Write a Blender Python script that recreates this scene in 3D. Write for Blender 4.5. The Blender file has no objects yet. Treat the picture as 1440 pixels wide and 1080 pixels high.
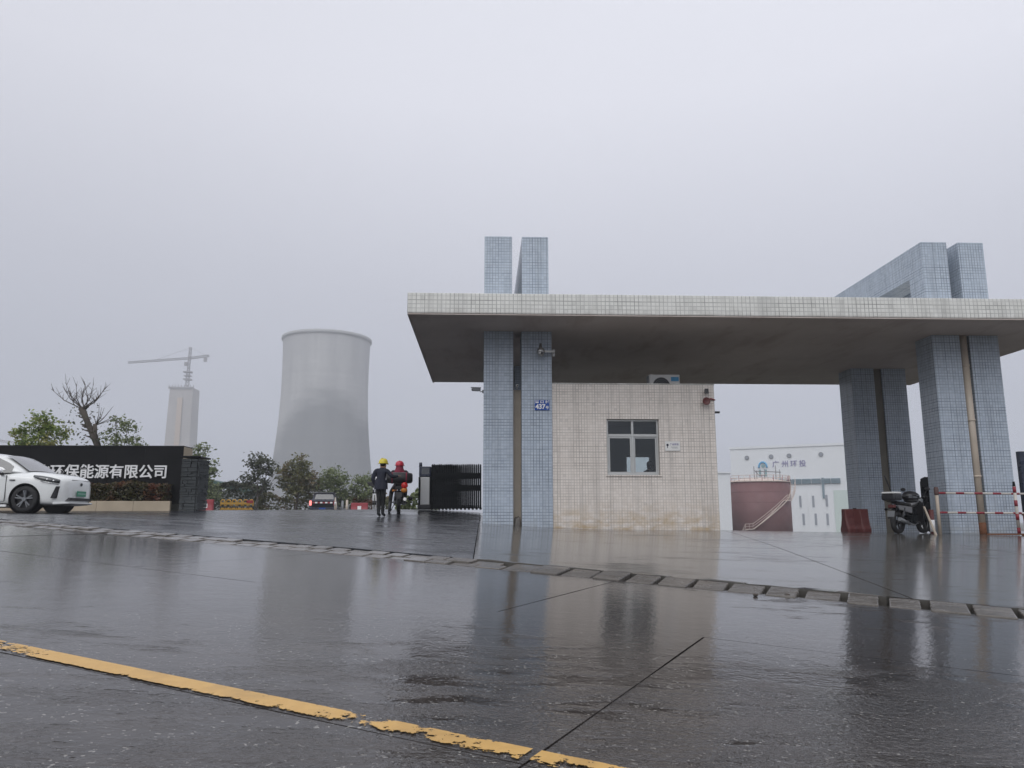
import bpy, bmesh, math, random
import numpy as np
from mathutils import Vector, Matrix
R = math.radians
PI = math.pi
random.seed(7)
scn = bpy.context.scene
col = scn.collection

# ------------------------------------------------------------------ camera, world, sun, exposure
EYE = Vector((0, 0, 1.5))
cam_d = bpy.data.cameras.new('camera')
cam = bpy.data.objects.new('camera', cam_d)
col.objects.link(cam)
cam_d.sensor_width = 36.0
cam_d.lens = 27.0
cam_d.clip_start = 0.05
cam_d.clip_end = 6000
cam.location = EYE
cam.rotation_euler = (R(90 + 10.0), 0, R(-2.09))
scn.camera = cam

SUN_EL, SUN_AZ = 42.0, 200.0           # high, behind the camera, veiled by cloud
world = bpy.data.worlds.new('World')
scn.world = world
world.use_nodes = True
wn, wl = world.node_tree.nodes, world.node_tree.links
wn.clear()
w_out = wn.new('ShaderNodeOutputWorld')
w_bg = wn.new('ShaderNodeBackground')
w_bg.inputs['Strength'].default_value = 0.1
sky = wn.new('ShaderNodeTexSky')
sky.sky_type = 'NISHITA'
sky.sun_disc = False
sky.sun_elevation = R(SUN_EL)
sky.sun_rotation = R(SUN_AZ)
hs = wn.new('ShaderNodeHueSaturation')
hs.inputs['Saturation'].default_value = 0.25
wl.new(sky.outputs[0], hs.inputs['Color'])
tc = wn.new('ShaderNodeTexCoord')
sep = wn.new('ShaderNodeSeparateXYZ')
wl.new(tc.outputs['Generated'], sep.inputs[0])
ramp = wn.new('ShaderNodeValToRGB')     # cloud deck: brighter overhead than at the horizon
ramp.color_ramp.elements[0].position = 0.0
ramp.color_ramp.elements[0].color = (0.365, 0.395, 0.485, 1)
ramp.color_ramp.elements[1].position = 1.0
ramp.color_ramp.elements[1].color = (1.0, 1.02, 1.1, 1)
e = ramp.color_ramp.elements.new(0.5)
e.color = (0.86, 0.87, 0.955, 1)
e = ramp.color_ramp.elements.new(0.3)
e.color = (0.635, 0.65, 0.735, 1)
wl.new(sep.outputs['Z'], ramp.inputs[0])
nz = wn.new('ShaderNodeTexNoise')
nz.inputs['Scale'].default_value = 1.6
nz.inputs['Detail'].default_value = 3
wl.new(tc.outputs['Generated'], nz.inputs['Vector'])
mr = wn.new('ShaderNodeMapRange')
mr.inputs['To Min'].default_value = 9.1
mr.inputs['To Max'].default_value = 10.2
wl.new(nz.outputs['Fac'], mr.inputs['Value'])
vm = wn.new('ShaderNodeVectorMath')
vm.operation = 'SCALE'
wl.new(ramp.outputs[0], vm.inputs[0])
side = wn.new('ShaderNodeMapRange')     # the deck is a little thinner towards the east
side.inputs['From Min'].default_value = -0.7
side.inputs['From Max'].default_value = 0.5
side.inputs['To Min'].default_value = 0.93
side.inputs['To Max'].default_value = 1.06
wl.new(sep.outputs['X'], side.inputs['Value'])
mulw = wn.new('ShaderNodeMath')
mulw.operation = 'MULTIPLY'
wl.new(mr.outputs[0], mulw.inputs[0])
wl.new(side.outputs[0], mulw.inputs[1])
wl.new(mulw.outputs[0], vm.inputs['Scale'])
mixw = wn.new('ShaderNodeMix')
mixw.data_type = 'RGBA'
mixw.inputs['Factor'].default_value = 0.9
wl.new(hs.outputs[0], mixw.inputs['A'])
wl.new(vm.outputs[0], mixw.inputs['B'])
wl.new(mixw.outputs['Result'], w_bg.inputs['Color'])
wl.new(w_bg.outputs[0], w_out.inputs['Surface'])

sun_d = bpy.data.lights.new('sun', 'SUN')
sun_d.energy = 1.4
sun_d.angle = R(60)
sun_d.color = (1.0, 0.99, 0.97)
sun = bpy.data.objects.new('sun', sun_d)
col.objects.link(sun)
az = R(SUN_AZ)
sd = Vector((math.sin(az) * math.cos(R(SUN_EL)), math.cos(az) * math.cos(R(SUN_EL)), math.sin(R(SUN_EL))))
sun.rotation_euler = sd.to_track_quat('Z', 'Y').to_euler()
sun.location = (0, 0, 60)

scn.render.engine = 'CYCLES'
scn.view_settings.view_transform = 'Standard'
scn.view_settings.look = 'None'
scn.view_settings.exposure = 0.05
scn.view_settings.gamma = 1.0
scn.view_settings.use_curve_mapping = False
cy = scn.cycles
cy.use_denoising = True
cy.max_bounces = 8
cy.diffuse_bounces = 3
cy.glossy_bounces = 3
cy.transmission_bounces = 4
cy.transparent_max_bounces = 12
cy.volume_bounces = 1
cy.volume_step_rate = 4.0
cy.volume_max_steps = 64

# ------------------------------------------------------------------ material helpers
class NT:
    def __init__(s, m):
        m.use_nodes = True
        s.m = m
        s.n, s.l = m.node_tree.nodes, m.node_tree.links
        s.bsdf = s.n.get('Principled BSDF')
        s.out = s.n.get('Material Output')

    def new(s, t, **kw):
        nd = s.n.new(t)
        for k, v in kw.items():
            setattr(nd, k, v)
        return nd

    def link(s, a, b):
        s.l.new(a, b)

    def math(s, op, a, b=None, c=None, clamp=False):
        nd = s.new('ShaderNodeMath', operation=op)
        nd.use_clamp = clamp
        for i, v in enumerate((a, b, c)):
            if v is None:
                continue
            if isinstance(v, (int, float)):
                nd.inputs[i].default_value = v
            else:
                s.link(v, nd.inputs[i])
        return nd.outputs[0]

    def noise(s, vec, scale, detail=3, rough=0.55):
        nd = s.new('ShaderNodeTexNoise')
        nd.inputs['Scale'].default_value = scale
        nd.inputs['Detail'].default_value = detail
        nd.inputs['Roughness'].default_value = rough
        if vec is not None:
            s.link(vec, nd.inputs['Vector'])
        return nd.outputs['Fac']

    def remap(s, v, a, b, c=0.0, d=1.0, smooth=False):
        nd = s.new('ShaderNodeMapRange')
        nd.interpolation_type = 'SMOOTHSTEP' if smooth else 'LINEAR'
        nd.clamp = True
        s.link(v, nd.inputs['Value'])
        nd.inputs['From Min'].default_value = a
        nd.inputs['From Max'].default_value = b
        nd.inputs['To Min'].default_value = c
        nd.inputs['To Max'].default_value = d
        return nd.outputs['Result']

    def mix(s, f, a, b, blend='MIX'):
        nd = s.new('ShaderNodeMix', data_type='RGBA', blend_type=blend)
        for k, v in (('Factor', f), ('A', a), ('B', b)):
            if isinstance(v, (int, float)):
                nd.inputs[k].default_value = v
            elif isinstance(v, tuple):
                nd.inputs[k].default_value = v if len(v) == 4 else (*v, 1)
            else:
                s.link(v, nd.inputs[k])
        return nd.outputs['Result']

    def pos(s):
        return s.new('ShaderNodeNewGeometry').outputs['Position']

    def mapped(s, vec, scale=(1, 1, 1), rot=(0, 0, 0)):
        nd = s.new('ShaderNodeMapping')
        s.link(vec, nd.inputs['Vector'])
        nd.inputs['Scale'].default_value = scale
        nd.inputs['Rotation'].default_value = rot
        return nd.outputs[0]

    def bump(s, h, strength=0.3, dist=0.01, normal=None):
        nd = s.new('ShaderNodeBump')
        nd.inputs['Strength'].default_value = strength
        nd.inputs['Distance'].default_value = dist
        s.link(h, nd.inputs['Height'])
        if normal is not None:
            s.link(normal, nd.inputs['Normal'])
        return nd.outputs[0]


MATS = {}


def mat(name, color, rough=0.5, metal=0.0, var=0.12, vscale=3.0, bump=0.0, bscale=40.0, spec=0.5, coat=0.0,
        emit=None, estr=0.0):
    """plain material with a little uneven colour and wear"""
    if name in MATS:
        return MATS[name]
    m = bpy.data.materials.new(name)
    t = NT(m)
    b = t.bsdf
    p = t.new('ShaderNodeTexCoord').outputs['Object']
    n = t.noise(p, vscale, 4)
    c = t.mix(n, tuple(x * (1 - var) for x in color), tuple(min(1, x * (1 + var)) for x in color))
    t.link(c, b.inputs['Base Color'])
    r = t.remap(t.noise(p, vscale * 2.3, 2), 0.3, 0.7, max(0.02, rough * 0.8), min(1, rough * 1.2))
    t.link(r, b.inputs['Roughness'])
    b.inputs['Metallic'].default_value = metal
    b.inputs['Specular IOR Level'].default_value = spec
    b.inputs['Coat Weight'].default_value = coat
    b.inputs['Coat Roughness'].default_value = 0.05
    if bump:
        t.link(t.bump(t.noise(p, bscale, 3), bump, 0.01), b.inputs['Normal'])
    if emit:
        b.inputs['Emission Color'].default_value = (*emit, 1)
        b.inputs['Emission Strength'].default_value = estr
    MATS[name] = m
    return m


def tile_mat(name, ca, cb, size, grout=(0.05, 0.055, 0.06), g=0.07, rough=0.22, du=0.0, dw=0.0, dirt=None, dark=0.75):
    """small glazed wall tiles with recessed joints, on axis-aligned walls"""
    m = bpy.data.materials.new(name)
    t = NT(m)
    b = t.bsdf
    geo = t.new('ShaderNodeNewGeometry')
    P = t.new('ShaderNodeSeparateXYZ')
    t.link(geo.outputs['Position'], P.inputs[0])
    ab = t.new('ShaderNodeVectorMath', operation='ABSOLUTE')
    t.link(geo.outputs['True Normal'], ab.inputs[0])
    N = t.new('ShaderNodeSeparateXYZ')
    t.link(ab.outputs[0], N.inputs[0])
    nx = t.math('GREATER_THAN', N.outputs[0], 0.6)
    nzz = t.math('GREATER_THAN', N.outputs[2], 0.6)
    u = t.math('ADD', t.math('MULTIPLY', P.outputs[0], t.math('SUBTRACT', 1.0, nx)), t.math('MULTIPLY', P.outputs[1], nx))
    w = t.math('ADD', t.math('MULTIPLY', P.outputs[2], t.math('SUBTRACT', 1.0, nzz)), t.math('MULTIPLY', P.outputs[1], nzz))
    u = t.math('DIVIDE', t.math('ADD', u, du + 100.0), size)
    w = t.math('DIVIDE', t.math('ADD', w, dw + 100.0), size)
    fu, fw = t.math('FRACT', u), t.math('FRACT', w)
    eu = t.math('MINIMUM', fu, t.math('SUBTRACT', 1.0, fu))
    ew = t.math('MINIMUM', fw, t.math('SUBTRACT', 1.0, fw))
    ed = t.math('MINIMUM', eu, ew)
    tile = t.remap(ed, g * 0.5, g * 0.9, 0, 1, True)
    cid = t.new('ShaderNodeCombineXYZ')
    t.link(t.math('FLOOR', u), cid.inputs[0])
    t.link(t.math('FLOOR', w), cid.inputs[1])
    t.link(t.math('MULTIPLY', nx, 7.0), cid.inputs[2])
    wnz = t.new('ShaderNodeTexWhiteNoise', noise_dimensions='3D')
    t.link(cid.outputs[0], wnz.inputs['Vector'])
    big = t.noise(geo.outputs['Position'], 0.9, 4)
    f = t.math('ADD', t.math('MULTIPLY', wnz.outputs['Value'], 0.5), t.math('MULTIPLY', big, 0.5))
    c = t.mix(f, ca, cb)
    c = t.mix(t.math('MULTIPLY', t.math('GREATER_THAN', wnz.outputs['Value'], 0.985), 0.3), c, tuple(x * 0.55 for x in ca))
    # joints are dirtier in some courses than in others
    crs = t.new('ShaderNodeTexWhiteNoise', noise_dimensions='2D')
    cc = t.new('ShaderNodeCombineXYZ')
    lu = t.math('GREATER_THAN', eu, ew)
    sel = t.math('ADD', t.math('MULTIPLY', t.math('ROUND', w), lu),
                 t.math('MULTIPLY', t.math('ADD', t.math('ROUND', u), 500.0), t.math('SUBTRACT', 1.0, lu)))
    t.link(sel, cc.inputs[0])
    t.link(cc.outputs[0], crs.inputs['Vector'])
    gd = t.math('MULTIPLY', t.remap(crs.outputs['Value'], 0.0, 1.0, 0.35, 1.0),
                t.remap(t.noise(geo.outputs['Position'], 1.7, 3), 0.3, 0.65, 0.5, 1.0))
    gm = t.math('MULTIPLY', t.math('SUBTRACT', 1.0, tile), t.math('MULTIPLY', gd, dark))
    c = t.mix(gm, c, grout)
    if dirt:
        # rain-washed dirt: streaks and a stained foot
        dcol, z0, z1 = dirt
        zf = t.remap(P.outputs[2], z0, z1, 1.0, 0.0, True)
        sn = t.noise(t.mapped(geo.outputs['Position'], (2.2, 2.2, 5.0)), 1.0, 5, 0.65)
        dm = t.math('MULTIPLY', zf, t.remap(sn, 0.40, 0.66, 0.0, 0.85))
        c = t.mix(dm, c, dcol)
        st = t.noise(t.mapped(geo.outputs['Position'], (5.0, 5.0, 0.35)), 1.0, 4, 0.6)
        c = t.mix(t.remap(st, 0.50, 0.78, 0.0, 0.5), c, tuple(x * 0.42 for x in cb))
    t.link(c, b.inputs['Base Color'])
    t.link(t.remap(tile, 0, 1, 0.8, rough), b.inputs['Roughness'])
    hh = t.math('ADD', tile, t.math('MULTIPLY', wnz.outputs['Value'], 0.25))
    t.link(t.bump(hh, 0.35, 0.003), b.inputs['Normal'])
    MATS[name] = m
    return m


def ground_mat(name, ca, cb, wet_lo, wet_hi, film, grain, fleck=0.0, brush=None, bs=0.32, fw=0.10, fall=None, cracks=False, bd=0.006):
    """wet paving: dark mineral surface with a broken film of rain water over it"""
    m = bpy.data.materials.new(name)
    t = NT(m)
    b = t.bsdf
    p = t.pos()
    rot = (0, 0, R(-27.4))
    stretched = t.mapped(p, (1.0, 2.4, 1.0), (0, 0, R(27.4)))
    n1 = t.noise(stretched, 0.55, 5, 0.6)
    n2 = t.noise(stretched, 2.6, 5, 0.62)
    n3 = t.noise(p, 38.0, 4, 0.7)
    c = t.mix(t.remap(n1, 0.3, 0.7), ca, cb)
    c = t.mix(t.remap(n2, 0.35, 0.75, 0.0, 0.55), c, tuple(x * 0.6 for x in ca))
    c = t.mix(t.remap(n3, 0.35, 0.75, 0.0, 0.5), c, tuple(x * 0.45 for x in ca))
    if fleck:
        fn = t.noise(p, 52.0, 2, 0.5)
        fk = t.math('MULTIPLY', t.remap(fn, 0.64, 0.70, 0.0, 1.0), t.remap(n2, 0.42, 0.58, 0.15, 1.0))
        c = t.mix(t.math('MULTIPLY', fk, fleck * 0.75), c, (0.34, 0.325, 0.30))
    if cracks:
        vc = t.new('ShaderNodeTexVoronoi', feature='DISTANCE_TO_EDGE')
        vc.inputs['Scale'].default_value = 0.42
        wob = t.new('ShaderNodeTexNoise')
        wob.inputs['Scale'].default_value = 2.2
        wob.inputs['Detail'].default_value = 5
        t.link(p, wob.inputs['Vector'])
        va = t.new('ShaderNodeVectorMath', operation='SCALE')
        t.link(wob.outputs['Color'], va.inputs[0])
        va.inputs['Scale'].default_value = 0.9
        vb = t.new('ShaderNodeVectorMath', operation='ADD')
        t.link(p, vb.inputs[0])
        t.link(va.outputs[0], vb.inputs[1])
        t.link(vb.outputs[0], vc.inputs['Vector'])
        ck = t.math('MULTIPLY', t.remap(vc.outputs['Distance'], 0.0008, 0.0035, 1.0, 0.0), t.remap(n1, 0.50, 0.60, 0.0, 0.85))
        c = t.mix(ck, c, (0.008, 0.008, 0.008))
    t.link(c, b.inputs['Base Color'])
    # the film: smooth where water stands, broken where the aggregate comes through
    mask = t.math('ADD', t.math('MULTIPLY', n1, 0.6), t.math('MULTIPLY', n2, 0.4))
    if fall:
        # water gathers in the channel along the kerb and thins out towards the crown of the road
        sp_ = t.new('ShaderNodeSeparateXYZ')
        t.link(p, sp_.inputs[0])
        vv = t.math('ADD', t.math('MULTIPLY', sp_.outputs[0], 0.46), t.math('MULTIPLY', sp_.outputs[1], 0.888))
        mask = t.math('ADD', mask, t.remap(vv, fall[0], fall[1], fall[2], fall[3], True))
        uu = t.math('ADD', t.math('MULTIPLY', sp_.outputs[0], -0.888), t.math('MULTIPLY', sp_.outputs[1], 0.46))
        mask = t.math('ADD', mask, t.remap(uu, 0.2, 4.2, -0.03, 0.08, True))
    mk = t.remap(mask, film - fw, film + fw, 0.0, 1.0, True)
    rr = t.remap(mk, 0, 1, wet_hi, wet_lo)
    t.link(rr, b.inputs['Roughness'])
    b.inputs['IOR'].default_value = 1.36
    dry = t.math('SUBTRACT', 1.0, t.math('MULTIPLY', mk, 0.82))
    h = t.math('MULTIPLY', t.noise(p, grain, 3, 0.6), dry)
    rip = t.noise(t.mapped(p, (1.0, 1.0, 1.0)), 7.0, 3, 0.5)
    h = t.math('ADD', h, t.math('MULTIPLY', rip, 0.22))
    if brush:
        wv2 = t.new('ShaderNodeTexWave')
        wv2.inputs['Scale'].default_value = brush
        wv2.inputs['Distortion'].default_value = 3.0
        wv2.inputs['Detail'].default_value = 2
        t.link(t.mapped(p, (1, 1, 1), (0, 0, R(27.4))), wv2.inputs['Vector'])
        h = t.math('ADD', h, t.math('MULTIPLY', wv2.outputs['Fac'], t.math('MULTIPLY', dry, 0.25)))
    t.link(t.bump(h, bs, bd), b.inputs['Normal'])
    MATS[name] = m
    return m


def leaf_mat(name, ca, cb, cc=None):
    m = bpy.data.materials.new(name)
    t = NT(m)
    b = t.bsdf
    oi = t.new('ShaderNodeNewGeometry')
    rv = oi.outputs['Random Per Island']
    c = t.mix(rv, ca, cb)
    if cc:
        c = t.mix(t.remap(t.noise(oi.outputs['Position'], 1.4, 2), 0.5, 0.65), c, cc)
    t.link(c, b.inputs['Base Color'])
    b.inputs['Roughness'].default_value = 0.45
    tr = t.new('ShaderNodeBsdfTranslucent')
    t.link(c, tr.inputs['Color'])
    ms = t.new('ShaderNodeMixShader')
    ms.inputs[0].default_value = 0.3
    t.link(b.outputs[0], ms.inputs[1])
    t.link(tr.outputs[0], ms.inputs[2])
    t.link(ms.outputs[0], t.out.inputs['Surface'])
    MATS[name] = m
    return m


def glass_mat(name, tint=(0.75, 0.8, 0.8), fac=1.0):
    m = bpy.data.materials.new(name)
    t = NT(m)
    tr = t.new('ShaderNodeBsdfTransparent')
    tr.inputs['Color'].default_value = (*tint, 1)
    gl = t.new('ShaderNodeBsdfGlossy')
    gl.inputs['Roughness'].default_value = 0.03
    gl.inputs['Color'].default_value = (0.9, 0.93, 0.95, 1)
    fr = t.new('ShaderNodeFresnel')
    fr.inputs['IOR'].default_value = 1.5
    wob = t.noise(t.new('ShaderNodeTexCoord').outputs['Object'], 2.0, 2)
    bp = t.bump(wob, 0.05, 0.02)
    t.link(bp, gl.inputs['Normal'])
    ms = t.new('ShaderNodeMixShader')
    t.link(t.math('MULTIPLY', fr.outputs[0], fac, clamp=True), ms.inputs[0])
    t.link(tr.outputs[0], ms.inputs[1])
    t.link(gl.outputs[0], ms.inputs[2])
    t.link(ms.outputs[0], t.out.inputs['Surface'])
    MATS[name] = m
    return m


# ------------------------------------------------------------------ mesh helpers
class MB:
    """collects shapes; build() links them as ONE mesh object"""
    def __init__(s):
        s.v, s.f, s.mi, s.sm = [], [], [], []
        s.M = None

    def add(s, vs, fs, mi=0, smooth=False):
        o = len(s.v)
        for p in vs:
            p = Vector(p)
            s.v.append(s.M @ p if s.M is not None else p)
        for f in fs:
            s.f.append([i + o for i in f])
            s.mi.append(mi)
            s.sm.append(smooth)
        return s

    def box(s, x0, x1, y0, y1, z0, z1, mi=0):
        vs = [(x0, y0, z0), (x1, y0, z0), (x1, y1, z0), (x0, y1, z0), (x0, y0, z1), (x1, y0, z1), (x1, y1, z1), (x0, y1, z1)]
        fs = [(0, 3, 2, 1), (4, 5, 6, 7), (0, 1, 5, 4), (1, 2, 6, 5), (2, 3, 7, 6), (3, 0, 4, 7)]
        return s.add(vs, fs, mi)

    def hexa(s, bot, top, mi=0):
        """eight corners: four below, four above, both anticlockwise"""
        fs = [(0, 3, 2, 1), (4, 5, 6, 7), (0, 1, 5, 4), (1, 2, 6, 5), (2, 3, 7, 6), (3, 0, 4, 7)]
        return s.add(list(bot) + list(top), fs, mi)

    def tube(s, pts, rads, n=8, mi=0, caps=True, smooth=True, closed=False):
        pts = [Vector(p) for p in pts]
        if isinstance(rads, (int, float)):
            rads = [rads] * len(pts)
        rings = []
        up = None
        for i, p in enumerate(pts):
            a = pts[i - 1] if (i > 0 or closed) else p
            b = pts[(i + 1) % len(pts)] if (i < len(pts) - 1 or closed) else p
            d = (b - a).normalized()
            if up is None:
                up = d.orthogonal().normalized()
            else:
                up = (up - d * up.dot(d))
                up = up.normalized() if up.length > 1e-6 else d.orthogonal().normalized()
            w = d.cross(up)
            rings.append([p + (up * math.cos(k * 2 * PI / n) + w * math.sin(k * 2 * PI / n)) * rads[i] for k in range(n)])
        vs = [q for r in rings for q in r]
        fs = []
        m = len(pts)
        for i in range(m if closed else m - 1):
            j = (i + 1) % m
            for k in range(n):
                fs.append((i * n + k, i * n + (k + 1) % n, j * n + (k + 1) % n, j * n + k))
        s.add(vs, fs, mi, smooth)
        if caps and not closed:
            o = len(s.v) - len(vs)
            s.f.append([o + k for k in reversed(range(n))]); s.mi.append(mi); s.sm.append(False)
            s.f.append([o + (m - 1) * n + k for k in range(n)]); s.mi.append(mi); s.sm.append(False)
        return s

    def bar(s, a, b, w, h=None, mi=0):
        """square bar from a to b"""
        a, b = Vector(a), Vector(b)
        h = h or w
        d = (b - a).normalized()
        u = d.cross(Vector((0, 0, 1)))
        u = u.normalized() if u.length > 1e-4 else Vector((1, 0, 0))
        t = u.cross(d)
        c = [(-1, -1), (1, -1), (1, 1), (-1, 1)]
        return s.hexa([a + u * x * w / 2 + t * y * h / 2 for x, y in c], [b + u * x * w / 2 + t * y * h / 2 for x, y in c], mi)

    def lathe(s, prof, n=24, center=(0, 0, 0), axis='z', mi=0, smooth=True, cap=True):
        c = Vector(center)
        vs, fs = [], []
        for r, h in prof:
            for k in range(n):
                a = 2 * PI * k / n
                x, y = r * math.cos(a), r * math.sin(a)
                if axis == 'z':
                    q = Vector((x, y, h))
                elif axis == 'y':
                    q = Vector((x, h, -y))
                else:
                    q = Vector((h, x, y))
                vs.append(c + q)
        m = len(prof)
        for i in range(m - 1):
            for k in range(n):
                fs.append((i * n + k, i * n + (k + 1) % n, (i + 1) * n + (k + 1) % n, (i + 1) * n + k))
        s.add(vs, fs, mi, smooth)
        if cap:
            o = len(s.v) - len(vs)
            if prof[0][0] > 1e-4:
                s.f.append([o + k for k in reversed(range(n))]); s.mi.append(mi); s.sm.append(False)
            if prof[-1][0] > 1e-4:
                s.f.append([o + (m - 1) * n + k for k in range(n)]); s.mi.append(mi); s.sm.append(False)
        return s

    def prism(s, poly, y0, y1, mi=0):
        """outline in (x, z) pushed through from y0 to y1"""
        n = len(poly)
        vs = [(x, y0, z) for x, z in poly] + [(x, y1, z) for x, z in poly]
        fs = [tuple(range(n)), tuple(reversed(range(n, 2 * n)))]
        for i in range(n):
            j = (i + 1) % n
            fs.append((i, i + n, j + n, j))
        return s.add(vs, fs, mi)

    def sphere(s, c, r, n=16, m=10, sc=(1, 1, 1), mi=0):
        prof = [(max(1e-5, math.sin(PI * i / m)), -math.cos(PI * i / m)) for i in range(m + 1)]
        c = Vector(c)
        vs, fs = [], []
        for pr, ph in prof:
            for k in range(n):
                a = 2 * PI * k / n
                vs.append(c + Vector((pr * math.cos(a) * r * sc[0], pr * math.sin(a) * r * sc[1], ph * r * sc[2])))
        for i in range(m):
            for k in range(n):
                fs.append((i * n + k, i * n + (k + 1) % n, (i + 1) * n + (k + 1) % n, (i + 1) * n + k))
        return s.add(vs, fs, mi, True)

    def loft(s, secs, closed=True, mi=0, smooth=True, caps=True):
        n = len(secs[0])
        vs = [p for sec in secs for p in sec]
        fs = []
        for i in range(len(secs) - 1):
            for k in range(n if closed else n - 1):
                fs.append((i * n + k, i * n + (k + 1) % n, (i + 1) * n + (k + 1) % n, (i + 1) * n + k))
        s.add(vs, fs, mi, smooth)
        if caps and closed:
            o = len(s.v) - len(vs)
            s.f.append([o + k for k in reversed(range(n))]); s.mi.append(mi); s.sm.append(False)
            s.f.append([o + (len(secs) - 1) * n + k for k in range(n)]); s.mi.append(mi); s.sm.append(False)
        return s

    def mesh(s, name, mats, fix=True):
        me = bpy.data.meshes.new(name)
        me.from_pydata([tuple(p) for p in s.v], [], s.f)
        for m in (mats if isinstance(mats, (list, tuple)) else [mats]):
            me.materials.append(m)
        me.polygons.foreach_set('material_index', s.mi)
        me.polygons.foreach_set('use_smooth', s.sm)
        if fix and len(s.f) < 20000:
            bm = bmesh.new()
            bm.from_mesh(me)
            bmesh.ops.recalc_face_normals(bm, faces=bm.faces)
            bm.to_mesh(me)
            bm.free()
        me.update()
        return me

    def build(s, name, mats, parent=None, bevel=0.0, fix=True, seg=2):
        o = bpy.data.objects.new(name, s.mesh(name, mats, fix))
        col.objects.link(o)
        if parent is not None:
            o.parent = parent
        if bevel:
            b = o.modifiers.new('bevel', 'BEVEL')
            b.width = bevel
            b.segments = seg
            b.limit_method = 'ANGLE'
            b.angle_limit = R(35)
        return o


def tag(o, label=None, cat=None, group=None, kind=None):
    if label: o['label'] = label
    if cat: o['category'] = cat
    if group: o['group'] = group
    if kind: o['kind'] = kind
    return o


def empty(name, loc=(0, 0, 0), rz=0.0, **kw):
    o = bpy.data.objects.new(name, None)
    col.objects.link(o)
    o.location = loc
    o.rotation_euler = (0, 0, rz)
    tag(o, **kw)
    return o


def copy_tree(o, parent=None):
    c = o.copy()
    col.objects.link(c)
    c.parent = parent
    for ch in [k for k in bpy.data.objects if k.parent == o]:
        copy_tree(ch, c)
    return c


def place(me, name, parent, loc=(0, 0, 0), rot=(0, 0, 0), sc=(1, 1, 1)):
    o = bpy.data.objects.new(name, me)
    col.objects.link(o)
    o.parent = parent
    o.location, o.rotation_euler, o.scale = loc, rot, sc
    return o


def text_obj(s, size, depth, m, name, parent, loc, rot, offset=0.0, align='CENTER', sx=1.0):
    cu = bpy.data.curves.new('lettering', 'FONT')
    cu.body = s
    cu.size = size
    cu.extrude = depth
    cu.offset = offset
    cu.align_x = align
    cu.align_y = 'CENTER'
    tmp = bpy.data.objects.new('lettering', cu)
    col.objects.link(tmp)
    dg = bpy.context.evaluated_depsgraph_get()
    me = bpy.data.meshes.new_from_object(tmp.evaluated_get(dg))
    bpy.data.objects.remove(tmp)
    bpy.data.curves.remove(cu)
    me.materials.clear()
    me.materials.append(m)
    o = bpy.data.objects.new(name, me)
    col.objects.link(o)
    o.parent = parent
    o.location, o.rotation_euler = loc, rot
    o.scale = (sx, 1, 1)
    return o


def boolean_cut(o, cutters):
    for c in cutters:
        md = o.modifiers.new('cut', 'BOOLEAN')
        md.operation = 'DIFFERENCE'
        md.object = c
        md.solver = 'EXACT'
    dg = bpy.context.evaluated_depsgraph_get()
    me = bpy.data.meshes.new_from_object(o.evaluated_get(dg))
    o.modifiers.clear()
    o.data = me
    for c in cutters:
        bpy.data.objects.remove(c)
    return o


# ------------------------------------------------------------------ terrain height
DU = np.array([-0.888, 0.46])
DV = np.array([0.46, 0.888])


def UV(x, y):
    return -0.888 * x + 0.46 * y, 0.46 * x + 0.888 * y


def XY(u, v):
    return -0.888 * u + 0.46 * v, 0.46 * u + 0.888 * v


def plane(x, y):
    u, v = UV(x, y)
    if u > 13:
        u = 13 + (u - 13) * 0.3
    if u < -14:
        u = -14 + (u + 14) * 0.3
    return 0.70 + 0.057 * u + 0.008 * v


def vlo(u):
    t = min(1, max(0, (u - 5) / 7))
    return 7.58 - 0.42 * t * t * (3 - 2 * t)


KW = 0.40
ctrl = []
for u in [-26, -20, -14, -9, -6, -3, 0, 2, 4, 6, 8, 10, 12, 14, 17, 21, 26, 32]:
    x, y = XY(u, vlo(u) + KW)
    ctrl.append((x, y, plane(x, y) + 0.045))
ctrl += [(0, 20, 1.40), (1.8, 20, 1.285), (4, 20, 1.24), (6.1, 20, 1.22), (12.2, 20, 1.125), (14, 20, 1.105), (12.3, 24.7, 1.09),
         (9, 26, 1.09), (16, 27, 1.08), (20, 20, 1.08), (26, 20, 1.06), (26, 28, 1.06), (-3, 23.5, 1.575), (-2.7, 25.3, 1.735),
         (-1, 27, 1.80), (-5, 27, 1.81), (-10, 27, 1.80), (-12, 20.8, 1.67), (-15, 21, 1.72), (-16, 27, 1.80), (-24, 27, 1.85),
         (-32, 30, 1.9), (-2, 30, 1.82), (-12, 30, 1.82), (3, 28, 1.4), (-32, 40, 1.9), (-5, 40, 1.8), (-20, 40, 1.85), (6, 40, 1.3), (26, 40, 1.0)]
cp = np.array(ctrl)


def _tpsk(d2):
    return np.where(d2 > 1e-9, 0.5 * d2 * np.log(np.maximum(d2, 1e-9)), 0.0)


_n = len(cp)
_d2 = ((cp[:, None, :2] - cp[None, :, :2]) ** 2).sum(-1)
_A = np.zeros((_n + 3, _n + 3))
_A[:_n, :_n] = _tpsk(_d2) + np.eye(_n) * 0.05
_A[:_n, _n] = 1
_A[:_n, _n + 1:] = cp[:, :2]
_A[_n, :_n] = 1
_A[_n + 1:, :_n] = cp[:, :2].T
_W = np.linalg.solve(_A, np.concatenate([cp[:, 2], np.zeros(3)]))


def tps(x, y):
    x = min(28, max(-34, x))
    y = min(40, y)
    k = _tpsk((cp[:, 0] - x) ** 2 + (cp[:, 1] - y) ** 2)
    return float(k @ _W[:_n] + _W[_n] + _W[_n + 1] * x + _W[_n + 2] * y)


def sst(a, b, x):
    t = min(1, max(0, (x - a) / (b - a)))
    return t * t * (3 - 2 * t)


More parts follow.
